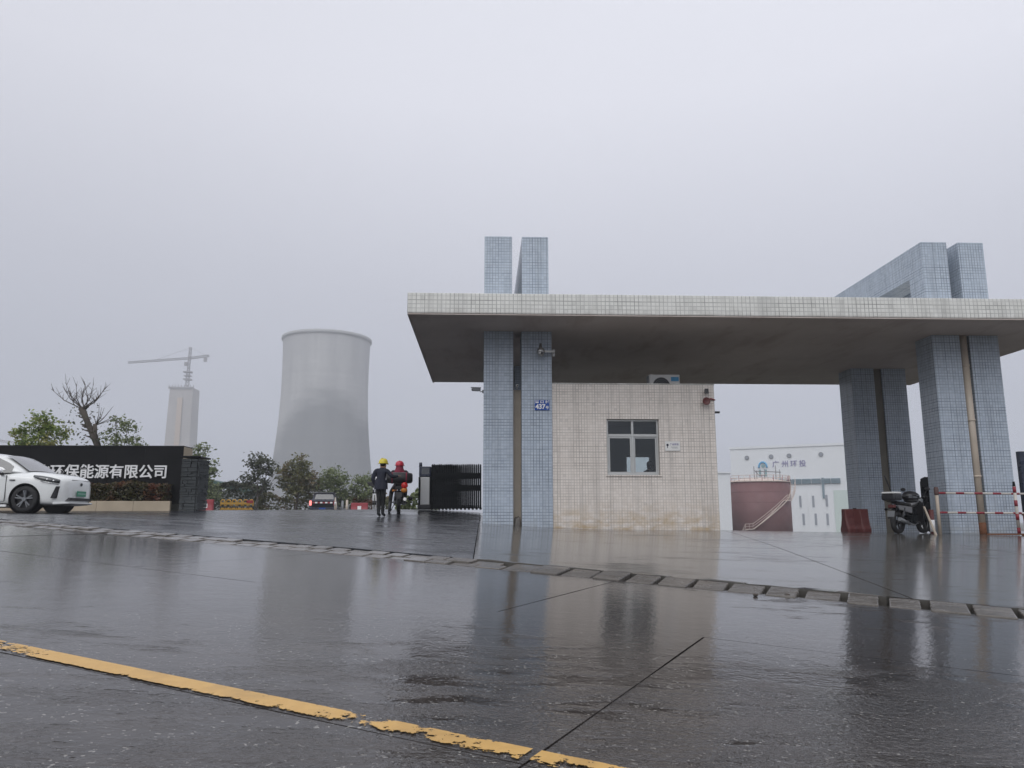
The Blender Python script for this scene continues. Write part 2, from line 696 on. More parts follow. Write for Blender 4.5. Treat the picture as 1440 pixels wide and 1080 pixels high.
def G(x, y):
    u, v = UV(x, y)
    if v < vlo(u) + KW:
        return plane(x, y) + 0.045 * sst(vlo(u), vlo(u) + KW, v)
    z = tps(x, y)
    z = z + (1.8 - z) * sst(36, 44, y) * (1 - sst(2, 5, x))
    drop = sst(27.4, 31, y) * sst(4.2, 6.6, x)
    z = z * (1 - drop) + (-3.2) * drop
    far = sst(95, 160, y) * (1 - drop)
    return z * (1 - far) + (-3.2) * far


# ------------------------------------------------------------------ materials
M_ROAD = ground_mat('wet_road_concrete', (0.030, 0.026, 0.0245), (0.076, 0.065, 0.059), 0.055, 0.14, 0.50, 30.0, 1.0, bs=0.85, fw=0.06, fall=(2.4, 5.2, -0.02, 0.12), cracks=True, bd=0.0075)
M_FORE = ground_mat('wet_forecourt_concrete', (0.085, 0.080, 0.072), (0.14, 0.132, 0.12), 0.11, 0.24, 0.40, 60.0, 0.0, bs=0.30)
M_ASPH = ground_mat('wet_asphalt', (0.024, 0.026, 0.031), (0.036, 0.038, 0.046), 0.16, 0.32, 0.48, 110.0, 0.12)
M_KERB = ground_mat('wet_kerb_stone', (0.11, 0.10, 0.09), (0.20, 0.18, 0.16), 0.10, 0.34, 0.47, 45.0, 0.3, bs=0.6)
M_BLUE = tile_mat('blue_wall_tile', (0.38, 0.44, 0.525), (0.52, 0.585, 0.66), 0.0775, grout=(0.045, 0.06, 0.08), g=0.15, dark=0.92, dirt=((0.30, 0.29, 0.26), 0.9, 1.7))
M_CREAM = tile_mat('cream_wall_tile', (0.68, 0.62, 0.56), (0.81, 0.755, 0.70), 0.0725, grout=(0.10, 0.08, 0.07), g=0.15, du=0.02,
                   dirt=((0.42, 0.29, 0.13), 1.15, 2.15), dark=0.7)
M_WHITE = tile_mat('white_fascia_tile', (0.66, 0.66, 0.62), (0.80, 0.80, 0.76), 0.1036, grout=(0.08, 0.08, 0.08), g=0.12, dw=0.0,
                   dirt=((0.3, 0.28, 0.25), 6.2, 6.75), dark=0.8)


def soffit_mat():
    m = bpy.data.materials.new('painted_soffit')
    t = NT(m)
    p = t.pos()
    n = t.noise(p, 0.5, 5, 0.6)
    s = t.noise(t.mapped(p, (0.6, 0.18, 1)), 2.2, 4, 0.65)
    c = t.mix(t.remap(n, 0.3, 0.7), (0.53, 0.465, 0.43), (0.65, 0.58, 0.54))
    c = t.mix(t.remap(s, 0.52, 0.75, 0, 0.5), c, (0.33, 0.24, 0.20))
    t.link(c, t.bsdf.inputs['Base Color'])
    t.bsdf.inputs['Roughness'].default_value = 0.7
    t.link(t.bump(t.noise(p, 30, 3), 0.15, 0.004), t.bsdf.inputs['Normal'])
    return m


M_SOFFIT = soffit_mat()


def tower_mat():
    m = bpy.data.materials.new('cooling_tower_concrete')
    t = NT(m)
    p = t.pos()
    P = t.new('ShaderNodeSeparateXYZ')
    t.link(p, P.inputs[0])
    # casting lifts read as faint rings, rain has soaked the lower shell in an arch
    ring = t.noise(t.mapped(p, (0.002, 0.002, 0.35)), 1.0, 3)
    pan = t.noise(t.mapped(p, (0.12, 0.12, 0.012)), 1.0, 3)
    c = t.mix(ring, (0.38, 0.38, 0.38), (0.54, 0.54, 0.53))
    rf = t.math('FRACT', t.math('DIVIDE', P.outputs[2], 4.2))
    c = t.mix(t.remap(rf, 0.0, 0.12, 0.35, 0.0), c, (0.28, 0.28, 0.28))
    vs_ = t.noise(t.mapped(p, (0.30, 0.30, 0.010)), 1.0, 4, 0.7)
    c = t.mix(t.remap(vs_, 0.5, 0.75, 0, 0.28), c, (0.27, 0.27, 0.28))
    c = t.mix(t.remap(pan, 0.35, 0.7, 0, 0.5), c, (0.30, 0.30, 0.31))
    dx = t.math('DIVIDE', t.math('ABSOLUTE', t.math('ADD', P.outputs[0], 107.0)), 36.0)
    arch = t.math('SUBTRACT', 88.0, t.math('MULTIPLY', t.math('POWER', dx, 2.0), 34.0))
    edge = t.math('ADD', t.math('SUBTRACT', arch, P.outputs[2]), t.math('MULTIPLY', t.noise(t.mapped(p, (0.03, 0.03, 0.10)), 1.0, 4), 34.0))
    c = t.mix(t.remap(edge, 8, 34, 0, 0.72, True), c, (0.13, 0.14, 0.15))
    t.link(c, t.bsdf.inputs['Base Color'])
    t.bsdf.inputs['Roughness'].default_value = 0.9
    return m


def granite_mat(name, a, b, rough):
    m = bpy.data.materials.new(name)
    t = NT(m)
    p = t.new('ShaderNodeTexCoord').outputs['Object']
    c = t.mix(t.noise(p, 60, 3, 0.8), a, b)
    c = t.mix(t.remap(t.noise(p, 0.8, 3), 0.4, 0.7, 0, 0.4), c, tuple(x * 1.6 for x in b))
    t.link(c, t.bsdf.inputs['Base Color'])
    t.link(t.remap(t.noise(p, 2, 3), 0.3, 0.7, rough * 0.8, rough * 1.3), t.bsdf.inputs['Roughness'])
    t.bsdf.inputs['Specular IOR Level'].default_value = 0.10
    return m


M_BLACKWALL = granite_mat('black_granite', (0.005, 0.005, 0.0055), (0.011, 0.011, 0.012), 0.35)
M_DARKSTONE = granite_mat('dark_ledge_stone', (0.030, 0.034, 0.036), (0.075, 0.082, 0.085), 0.6)
M_BEIGE = granite_mat('beige_render', (0.36, 0.30, 0.22), (0.46, 0.39, 0.30), 0.7)
M_INFILL = mat('beige_plaster', (0.42, 0.36, 0.29), 0.6, var=0.15, bump=0.1)
M_PIPE = mat('beige_pipe_paint', (0.50, 0.43, 0.35), 0.35, var=0.12)
M_RUST = mat('rust', (0.16, 0.065, 0.03), 0.85, var=0.4, vscale=9, bump=0.3)
M_ALU = mat('aluminium_frame', (0.48, 0.49, 0.48), 0.4, 0.5, var=0.06)
M_GLASS = glass_mat('window_glass', (0.88, 0.91, 0.91))
M_DARKGLASS = mat('tinted_glass', (0.02, 0.024, 0.026), 0.05, var=0.1, spec=1.0, coat=1.0)
M_WHITEP = mat('white_plastic', (0.72, 0.72, 0.70), 0.35, var=0.06)
M_WHITEPAINT = mat('white_car_paint', (0.80, 0.815, 0.80), 0.22, var=0.02, coat=1.0)
M_BLACKP = mat('black_plastic', (0.014, 0.014, 0.016), 0.4, var=0.2)
M_RUBBER = mat('rubber', (0.018, 0.018, 0.019), 0.75, var=0.2)
M_STEEL = mat('brushed_steel', (0.46, 0.46, 0.45), 0.35, 0.9, var=0.1)
M_CHROME = mat('chrome', (0.62, 0.62, 0.62), 0.15, 1.0, var=0.05)
M_GREYMETAL = mat('grey_metal', (0.20, 0.21, 0.22), 0.45, 0.3, var=0.15)
M_GATE = mat('dark_gate_coating', (0.006, 0.008, 0.010), 0.5, 0.0, var=0.25, spec=0.15)
M_NAVY = mat('navy_panel', (0.02, 0.026, 0.05), 0.3, var=0.2)
M_BLUESIGN = mat('blue_enamel', (0.012, 0.07, 0.33), 0.25, var=0.05)
M_LETTER = mat('white_lettering', (0.80, 0.80, 0.80), 0.4, var=0.03)
M_OFFW = mat('dirty_white_paint', (0.50, 0.47, 0.43), 0.5, var=0.3, vscale=6)
M_RED = mat('red_paint', (0.24, 0.018, 0.03), 0.45, var=0.25, vscale=7)
M_REDPL = mat('red_plastic', (0.30, 0.035, 0.045), 0.45, var=0.2)
M_DULLRED = mat('weathered_red_plastic', (0.105, 0.022, 0.02), 0.5, var=0.4, vscale=5)
M_REDLENS = mat('red_lens', (0.45, 0.01, 0.008), 0.12, var=0.05, emit=(1, 0.02, 0.02), estr=0.06)
M_BRAKE = mat('lit_brake_lamp', (0.8, 0.1, 0.1), 0.2, var=0.05, emit=(1, 0.25, 0.22), estr=1.6)
M_AMBER = mat('amber_lens', (0.65, 0.22, 0.02), 0.15, var=0.05)
M_YELLOW = mat('yellow_paint', (0.42, 0.235, 0.03), 0.45, var=0.25, vscale=8)
M_HATY = mat('yellow_hard_hat', (0.72, 0.60, 0.06), 0.3, var=0.05)
M_HATR = mat('red_hard_hat', (0.55, 0.04, 0.07), 0.3, var=0.08)
M_HOOD = mat('dark_red_cloth', (0.20, 0.02, 0.045), 0.9, var=0.5, vscale=18)
M_NAVYCL = mat('navy_jacket', (0.014, 0.017, 0.032), 0.8, var=0.3, vscale=6)
M_DKCL = mat('dark_maroon_coat', (0.028, 0.014, 0.018), 0.8, var=0.35, vscale=6)
M_TROUS = mat('black_trousers', (0.012, 0.013, 0.014), 0.85, var=0.3)
M_SKIN = mat('skin', (0.42, 0.25, 0.18), 0.5, var=0.1)
M_HAIR = mat('black_hair', (0.012, 0.010, 0.009), 0.5, var=0.3, vscale=30)
M_BOOT = mat('dark_boots', (0.02, 0.021, 0.026), 0.4, var=0.2)
M_GREENPL = mat('green_plate', (0.05, 0.28, 0.17), 0.35, var=0.1)
M_BARK = mat('bark', (0.075, 0.062, 0.052), 0.9, var=0.45, vscale=6, bump=0.6, bscale=18)
M_BARKL = mat('pale_bark', (0.14, 0.12, 0.10), 0.9, var=0.35, vscale=6, bump=0.5, bscale=18)
M_TANK = mat('oxide_red_tank_paint', (0.17, 0.075, 0.075), 0.65, var=0.3, vscale=0.35)
M_STAIR = mat('pale_stair_paint', (0.62, 0.52, 0.46), 0.6, var=0.15)
M_PLANT = mat('white_cladding', (0.74, 0.76, 0.78), 0.55, var=0.06, vscale=0.1)
M_PLANTG = mat('pale_green_cladding', (0.55, 0.64, 0.60), 0.55, var=0.05, vscale=0.1)
M_PLANTD = mat('grey_louvre', (0.16, 0.23, 0.27), 0.6, var=0.2)
M_PLANTW = mat('plant_window', (0.27, 0.29, 0.33), 0.3, var=0.2)
M_PURPLE = mat('violet_lettering', (0.20, 0.18, 0.36), 0.5, var=0.05)
M_LOGO = mat('light_blue_logo', (0.08, 0.36, 0.62), 0.5, var=0.1)
M_CONC = mat('pale_concrete', (0.36, 0.34, 0.32), 0.9, var=0.2, vscale=0.08)
M_CRANE = mat('crane_paint', (0.20, 0.19, 0.20), 0.6, var=0.3)
M_INT = mat('interior_wall', (0.34, 0.36, 0.35), 0.8, var=0.08)
M_ORANGE = mat('orange_red_rusted_paint', (0.35, 0.10, 0.03), 0.7, var=0.5, vscale=9)
M_FAN = mat('fan_grille', (0.02, 0.022, 0.024), 0.4, var=0.2)
M_ACBLUE = mat('blue_sticker', (0.05, 0.30, 0.55), 0.4, var=0.1)
M_LEAF1 = leaf_mat('fresh_green_leaves', (0.08, 0.14, 0.025), (0.30, 0.37, 0.10), (0.36, 0.34, 0.12))
M_LEAF2 = leaf_mat('dull_green_leaves', (0.09, 0.125, 0.05), (0.26, 0.30, 0.14))
M_LEAF3 = leaf_mat('olive_leaves', (0.075, 0.085, 0.035), (0.20, 0.20, 0.085), (0.20, 0.145, 0.07))
M_LEAF4 = leaf_mat('dark_leaves', (0.04, 0.052, 0.03), (0.11, 0.12, 0.07))
M_LEAFR = leaf_mat('reddish_hedge_leaves', (0.07, 0.045, 0.02), (0.075, 0.085, 0.028), (0.17, 0.06, 0.03))
M_SOIL = mat('wet_soil_and_grass', (0.05, 0.048, 0.03), 0.8, var=0.5, vscale=0.7, bump=0.4)
M_GREENROOF = mat('dark_green_sheet', (0.03, 0.085, 0.075), 0.5, var=0.15)

# ------------------------------------------------------------------ the ground
def axis_vals(lo, hi, a, b, fine, growth=1.3):
    vals = list(np.arange(a, b + 1e-6, fine))
    st = fine
    x = a
    while x > lo:
        st *= growth
        x -= st
        vals.insert(0, max(x, lo))
    st = fine
    x = b
    while x < hi:
        st *= growth
        x += st
        vals.append(min(x, hi))
    return vals


xs = axis_vals(-1150, 950, -36, 30, 1.5)
ys = axis_vals(-250, 1250, -6, 48, 1.5)
mb = MB()
vs = [(x, y, G(x, y) - 0.16) for y in ys for x in xs]
nx_ = len(xs)
mb.add(vs, [(j * nx_ + i, j * nx_ + i + 1, (j + 1) * nx_ + i + 1, (j + 1) * nx_ + i) for j in range(len(ys) - 1) for i in range(nx_ - 1)], 0, True)
tag(mb.build('ground', M_SOIL, fix=False), kind='structure', label='wet earth and rough grass beyond the paving')

# road of cast concrete slabs, joints open between them
road = empty('road', kind='structure', label='wet concrete road of large cast slabs in front of the gate')
rr = random.Random(3)


def slab(u0, u1, v0, v1, parent, m, gap=0.0018):
    """one cast slab; its edges wander a little and its top sits a hair high or low"""
    dz = rr.uniform(-0.003, 0.003)
    nu = max(2, int((u1 - u0) / 0.35))
    nv = max(2, int((v1 - v0) / 0.6))
    def pt(i, j, low):
        u = u0 + gap + (u1 - u0 - 2 * gap) * i / nu
        v = v0 + gap + (v1 - v0 - 2 * gap) * j / nv
        if i in (0, nu) or j in (0, nv):
            w = 0.003 * math.sin(u * 9.1 + v * 4.3) + 0.002 * math.sin(u * 23 + v * 17)
            if j == 0: v += abs(w)
            if j == nv: v -= abs(w)
            if i == 0: u += abs(w)
            if i == nu: u -= abs(w)
        x, y = XY(u, v)
        return (x, y, plane(x, y) + dz - (0.12 if low else 0))
    mbs = MB()
    vs = [pt(i, j, False) for j in range(nv + 1) for i in range(nu + 1)]
    mbs.add(vs, [(j * (nu + 1) + i, (j + 1) * (nu + 1) + i, (j + 1) * (nu + 1) + i + 1, j * (nu + 1) + i + 1) for j in range(nv) for i in range(nu)])
    rim = [(i, 0) for i in range(nu)] + [(nu, j) for j in range(nv)] + [(i, nv) for i in range(nu, 0, -1)] + [(0, j) for j in range(nv, 0, -1)]
    k = len(rim)
    mbs.add([pt(i, j, False) for i, j in rim] + [pt(i, j, True) for i, j in rim], [(q, (q + 1) % k, (q + 1) % k + k, q + k) for q in range(k)])
    return mbs.build('concrete_slab', m, parent)


for (v0, v1, off, L, mr_) in ((-6.2, -1.6, 2.4, 4.0, M_ROAD), (-1.6, 2.24, 1.02, 3.57, M_ROAD), (2.24, 4.88, 1.02, 3.57, M_ROAD), (4.88, 7.64, 2.42, 3.6, M_ROAD)):
    for k in range(-5, 9):
        slab(off + k * L, off + (k + 1) * L, v0, v1, road, mr_)


def line_mat():
    m = bpy.data.materials.new('worn_yellow_road_paint')
    t = NT(m)
    p = t.pos()
    n = t.noise(t.mapped(p, (1, 1, 1)), 9.0, 5, 0.7)
    n2 = t.noise(p, 1.1, 3, 0.5)
    at = t.new('ShaderNodeAttribute', attribute_name='edge')
    n3 = t.noise(p, 42.0, 3, 0.6)
    wear = t.math('ADD', t.math('ADD', t.math('MULTIPLY', n, 0.42), t.math('MULTIPLY', n2, 0.38)), t.math('MULTIPLY', n3, 0.20))
    far = t.math('SUBTRACT', 1.0, at.outputs['Fac'])          # the side towards the traffic is chipped most
    wear = t.math('SUBTRACT', wear, t.math('MULTIPLY', t.math('POWER', far, 2.0), 0.07))
    edge = t.math('POWER', t.math('ABSOLUTE', t.math('SUBTRACT', t.math('MULTIPLY', at.outputs['Fac'], 2.0), 1.0)), 12.0)
    wear = t.math('SUBTRACT', wear, t.math('MULTIPLY', edge, 0.05))
    q_ = t.new('ShaderNodeSeparateXYZ')
    t.link(p, q_.inputs[0])
    uu = t.math('ADD', t.math('MULTIPLY', q_.outputs[0], -0.888), t.math('MULTIPLY', q_.outputs[1], 0.46))
    wear = t.math('SUBTRACT', wear, t.remap(uu, 1.0, 2.3, 0.035, 0.0))      # traffic turning into the gate has worn this end
    k = t.remap(wear, 0.39, 0.41, 0, 1)
    c = t.mix(t.noise(p, 25, 4), (0.52, 0.29, 0.06), (0.68, 0.42, 0.12))
    c = t.mix(t.remap(t.noise(p, 4, 4), 0.5, 0.75, 0, 0.6), c, (0.30, 0.17, 0.05))
    t.link(c, t.bsdf.inputs['Base Color'])
    t.bsdf.inputs['Roughness'].default_value = 0.38
    tr = t.new('ShaderNodeBsdfTransparent')
    ms = t.new('ShaderNodeMixShader')
    t.link(k, ms.inputs[0])
    t.link(tr.outputs[0], ms.inputs[1])
    t.link(t.bsdf.outputs[0], ms.inputs[2])
    t.link(ms.outputs[0], t.out.inputs['Surface'])
    return m


mb = MB()
us = np.arange(-12, 30, 0.03)
nvv = 8
V0, V1 = 2.258, 2.378
for a in range(len(us) - 1):
    if ((us[a] - 1.0) % 3.57) < 0.04:      # the paint is broken at the slab joints
        continue
    for j in range(nvv):
        q = []
        for (uu, jj) in ((us[a], j), (us[a + 1], j), (us[a + 1], j + 1), (us[a], j + 1)):
            x, y = XY(uu, V0 + (V1 - V0) * jj / nvv)
            q.append((x, y, plane(x, y) + 0.006))
        mb.add(q, [(0, 3, 2, 1)])
lo = mb.build('road_marking', line_mat(), road, fix=False)
at = lo.data.attributes.new('edge', 'FLOAT', 'POINT')
ed = []
for i in range(len(lo.data.vertices)):
    q = i // 4
    j = q % nvv
    jj = (j, j, j + 1, j + 1)[i % 4]
    ed.append(jj / nvv)
at.data.foreach_set('value', ed)

mb = MB()
gu = [i * 0.5 for i in range(-40, 90)]
gv = [-6.2 + i * (13.84 / 24) for i in range(25)]
fv = []
for vv in gv:
    for uu in gu:
        x, y = XY(uu, vv)
        fv.append((x, y, plane(x, y) - 0.013))
nu_ = len(gu)
mb.add(fv, [(j * nu_ + i, (j + 1) * nu_ + i, (j + 1) * nu_ + i + 1, j * nu_ + i + 1) for j in range(24) for i in range(nu_ - 1)])
mb.build('joint_filler', mat('joint_filler', (0.035, 0.034, 0.033), 0.7, var=0.4, vscale=8), road, fix=False)

# kerb of short dropped stones
kerb = empty('kerb', kind='structure', label='dropped kerb of pale stones along the foot of the gate ramp')


def stone(u0, u1, v0, v1, z0, z1, gap, name='kerb_stone'):
    a, b = u0 + gap / 2, u1 - gap / 2
    j = lambda: rr.uniform(-0.014, 0.014)
    top, bot = [], []
    dz = rr.uniform(-0.013, 0.007)
    for (uu, vv, zz) in ((a, v0, z0), (b, v0, z0), (b, v1, z1), (a, v1, z1)):
        x, y = XY(uu + j(), vv + j() * 0.5)
        top.append((x, y, plane(x, y) + zz + dz))
        bot.append((x, y, plane(x, y) - 0.11))
    m = MB()
    m.hexa([bot[0], bot[3], bot[2], bot[1]], [top[0], top[3], top[2], top[1]])
    return m.build(name, M_KERB, kerb, bevel=0.012)


u = -8.01
while u < 16:
    L = 0.335 if u < 4.2 else 0.28
    vl = vlo(u + L / 2)
    g = rr.uniform(0.02, 0.075) if u < 2.6 else rr.uniform(0.008, 0.045)
    if u < 3.4:
        stone(u, u + L, vl - 0.02, vl + KW - 0.01, 0.010, 0.047, g)
    else:                                        # further up, two courses of smaller stones
        stone(u, u + L, vl - 0.02, vl + KW * 0.47, 0.006, 0.024, g)
        stone(u + 0.14, u + 0.14 + L, vl + KW * 0.5, vl + KW - 0.01, 0.026, 0.044, g)
    u += L


def kerb_y(x, add=0.0):
    v = 7.58 + KW
    for _ in range(8):
        y = (v - 0.46 * x) / 0.888
        uu, _v = UV(x, y)
        v = vlo(uu) + KW
    return (v + add - 0.46 * x) / 0.888


def sheet(xa, xb, yend, m, name, parent=None, nx=40, ny=60, thick=0.15, skew=None, **kw):
    """paving from the kerb back to yend; xa and xb may lean with y"""
    f = skew or (lambda x, y: x)
    grid = []
    for j in range(ny + 1):
        row = []
        for i in range(nx + 1):
            x = xa + (xb - xa) * i / nx
            y0 = kerb_y(x, 0.012)
            tt = (j / ny) ** 1.3
            y = y0 + (yend - y0) * tt
            x2 = f(x, y)
            if x2 != x:
                y0 = kerb_y(x2, 0.012)
                y = max(y, y0)
            row.append((x2, y, G(x2, y)))
        grid.append(row)
    ms = MB()
    w = nx + 1
    ms.add([p for r in grid for p in r], [(j * w + i, j * w + i + 1, (j + 1) * w + i + 1, (j + 1) * w + i) for j in range(ny) for i in range(nx)], 0, True)
    rim = [grid[0][i] for i in range(nx)] + [grid[j][nx] for j in range(ny)] + [grid[ny][i] for i in range(nx, 0, -1)] + [grid[j][0] for j in range(ny, 0, -1)]
    k = len(rim)
    ms.add(rim + [(x, y, z - thick) for x, y, z in rim], [(q, q + k, (q + 1) % k + k, (q + 1) % k) for q in range(k)])
    o = ms.build(name, m, parent, fix=False)
    tag(o, **kw)
    return o


sheet(-40, -0.12, 62, M_ASPH, 'driveway', nx=70, ny=80, kind='structure', label='dark wet asphalt drive rising through the open gate')
fore = empty('forecourt', kind='structure', label='wet grey concrete forecourt below the gatehouse')
jl = lambda y: 4.2 + (y - 8.9) * 0.178          # one joint runs obliquely across the forecourt


def sk(xa, xb, la, lb):
    def f(x, y):
        t = (x - xa) / (xb - xa)
        return la(y) * (1 - t) + lb(y) * t
    return f


c0, c1, c2, c3 = (lambda y: -0.108), (lambda y: jl(y) - 0.008), (lambda y: jl(y) + 0.008), (lambda y: 9.6 + (y - 20) * 0.10)
c4 = lambda y: 9.615 + (y - 20) * 0.10
sheet(0, 6, 27.6, M_FORE, 'concrete_slab', fore, nx=24, skew=sk(0, 6, c0, c1))
sheet(6, 9, 27.6, M_FORE, 'concrete_slab', fore, nx=16, skew=sk(6, 9, c2, c3))
sheet(9, 26, 27.6, M_FORE, 'concrete_slab', fore, nx=40, skew=sk(9, 26, c4, lambda y: 26.0))

# ------------------------------------------------------------------ gate canopy on paired tiled pillars
ZS, ZT = 6.476, 6.994
CX0, CX1, CY0, CY1 = -1.9, 16.0, 18.28, 27.87
gate = empty('gate_canopy', (7, 22, 1.1), label='long flat white-tiled gate canopy on paired blue-tiled pillars', cat='gate canopy')
OFF = Vector((-7, -22, -1.1))


class GB(MB):
    """shapes given in world metres, stored relative to a thing's base"""
    def __init__(s, base):
        super().__init__()
        s.M = Matrix.Translation(-Vector(base))


def gb(o):
    return GB(o.location)


m = gb(gate)
m.box(CX0, CX1, CY0, CY1, ZS + 0.004, ZT)
m.build('roof_slab', M_WHITE, gate, bevel=0.012)
m = gb(gate)
m.box(CX0 + 0.03, CX1 - 0.03, CY0 + 0.03, CY1 - 0.03, ZS - 0.012, ZS + 0.003)
m.build('soffit', M_SOFFIT, gate)
# drip edge under the rim
m = gb(gate)
m.box(CX0 + 0.002, CX1 - 0.002, CY0 + 0.002, CY0 + 0.06, ZS - 0.03, ZS - 0.013)
m.box(CX0 + 0.002, CX0 + 0.06, CY0 + 0.065, CY1 - 0.01, ZS - 0.03, ZS - 0.013)
m.build('drip_edge', M_SOFFIT, gate)

PAIRS = {'l': ((-0.02, 0.765), (0.985, 1.79)), 'r': ((12.2, 12.97), (13.24, 14.05))}
for side, ((a0, a1), (b0, b1)) in PAIRS.items():
    for (x0, x1) in ((a0, a1), (b0, b1)):
        for (y0, y1) in ((20.0, 20.82), (24.7, 25.6)):
            m = gb(gate)
            m.box(x0, x1, y0, y1, 0.8, ZS - 0.015)
            m.build('pillar', M_BLUE, gate, bevel=0.012)
    # frames standing on the roof: an upright over the front pillar carrying a deep beam to the back one
    for (x0, x1) in ((a0 - 0.0, a1 - 0.03), (b0 + 0.02, b1 - 0.06)):
        m = gb(gate)
        prof = [(20.1, ZT + 0.003), (20.1, 9.17), (25.6, 9.17), (25.6, ZT + 0.003), (24.75, ZT + 0.003), (24.75, 8.28), (20.82, 8.28), (20.82, ZT + 0.003)]
        n = len(prof)
        vs = [(x0, y, z) for y, z in prof] + [(x1, y, z) for y, z in prof]
        fs = []
        for i in range(n):
            j = (i + 1) % n
            fs.append((i, j, j + n, i + n))
        for o_ in (0, n):
            q = [(0, 1, 6, 7), (1, 2, 5, 6), (2, 3, 4, 5)]
            fs += [tuple(o_ + k for k in f) for f in q]
        m.add(vs, fs)
        m.build('roof_frame', M_BLUE, gate, bevel=0.012)
# plastered strips closing the slots between the pillars
m = gb(gate)
m.box(0.768, 0.982, 20.36, 20.46, 1.0, 4.93)
m.build('infill_strip', M_INFILL, gate)
m = gb(gate)
m.box(12.973, 13.237, 20.5, 20.6, 0.8, ZS - 0.02)
m.build('infill_strip', M_INFILL, gate)
for (x0, x1) in ((0.768, 0.982), (12.973, 13.237)):
    m = gb(gate)
    m.box(x0, x1, 24.76, 24.86, 0.8, ZS - 0.02)
    m.build('infill_strip', mat('ochre_plaster', (0.17, 0.155, 0.125), 0.7, var=0.2), gate)
# rain pipe in the right-hand slot
m = gb(gate)
m.tube([(13.105, 20.08, 1.08), (13.105, 20.08, 6.44)], 0.098, 16)
pipe = m.build('drain_pipe', M_PIPE, gate)
m = gb(gate)
m.tube([(13.105, 20.08, 1.0), (13.105, 20.08, 1.42)], 0.104, 16)
m.build('rusty_foot', M_RUST, pipe)
for zz in (2.6, 4.1, 5.6):
    m = gb(gate)
    m.lathe([(0.112, zz), (0.112, zz + 0.05)], 16, (13.105, 20.08, 0))
    m.build('pipe_collar', M_PIPE, pipe)
# rubble at the foot of the left slot
m = gb(gate)
m.hexa([(0.79, 20.1, 1.3), (0.95, 20.08, 1.3), (0.95, 20.3, 1.3), (0.79, 20.3, 1.3)], [(0.81, 20.13, 1.52), (0.94, 20.1, 1.56), (0.93, 20.28, 1.6), (0.8, 20.28, 1.55)])
m.build('mortar_lump', M_KERB, gate, bevel=0.02)

# ------------------------------------------------------------------ guard booth
BX0, BX1, BY0, BY1, BZT = 1.795, 6.13, 20.04, 24.4, 5.04
booth = empty('guard_booth', (4, 22, 1.2), label='small cream-tiled guard booth with one window under the gate canopy', cat='guard booth')
WX0, WX1, WZ0, WZ1 = 3.23, 4.62, 2.64, 4.115
m = gb(booth)
m.box(BX0, WX0, BY0, BY0 + 0.22, 0.8, BZT)
m.box(WX1, BX1, BY0, BY0 + 0.22, 0.8, BZT)
m.box(WX0, WX1, BY0, BY0 + 0.22, 0.8, WZ0)
m.box(WX0, WX1, BY0, BY0 + 0.22, WZ1, BZT)
m.build('front_wall', M_CREAM, booth)
m = gb(booth)
m.box(BX0, BX0 + 0.22, BY0 + 0.222, BY1, 0.8, BZT)
m.build('side_wall', M_CREAM, booth)
m = gb(booth)
m.box(BX1 - 0.22, BX1, BY0 + 0.222, BY1, 0.8, BZT)
m.build('side_wall', M_CREAM, booth)
HX0, HX1, HZ0, HZ1 = 4.48, 5.30, 2.55, 3.50            # back window, seen bright through the front one
m = gb(booth)
m.box(BX0 + 0.222, HX0, BY1 - 0.2, BY1, 0.8, BZT)
m.box(HX1, BX1 - 0.222, BY1 - 0.2, BY1, 0.8, BZT)
m.box(HX0, HX1, BY1 - 0.2, BY1, 0.8, HZ0)
m.box(HX0, HX1, BY1 - 0.2, BY1, HZ1, BZT)
m.build('back_wall', M_INT, booth)
m = gb(booth)
m.box(BX0 + 0.222, BX1 - 0.222, BY0 + 0.222, BY1 - 0.202, 4.42, 4.6)
m.build('roof', M_CONC, booth)
m = gb(booth)
m.box(BX0 - 0.0, BX1 + 0.012, BY0 - 0.012, BY0 + 0.23, BZT + 0.001, BZT + 0.035)
m.build('parapet_cap', M_WHITE, booth, bevel=0.006)
m = gb(booth)
m.box(BX0 + 0.222, BX1 - 0.222, BY0 + 0.222, BY1 - 0.202, 1.0, 1.34)
m.build('floor', M_CONC, booth)
m = gb(booth)
m.box(BX0 + 0.222, BX0 + 0.232, BY0 + 0.23, BY1 - 0.21, 1.35, 4.41)
m.build('interior_lining', M_INT, booth)
m = gb(booth)
m.box(BX1 - 0.232, BX1 - 0.222, BY0 + 0.23, BY1 - 0.21, 1.35, 4.41)
m.build('interior_lining', M_INT, booth)


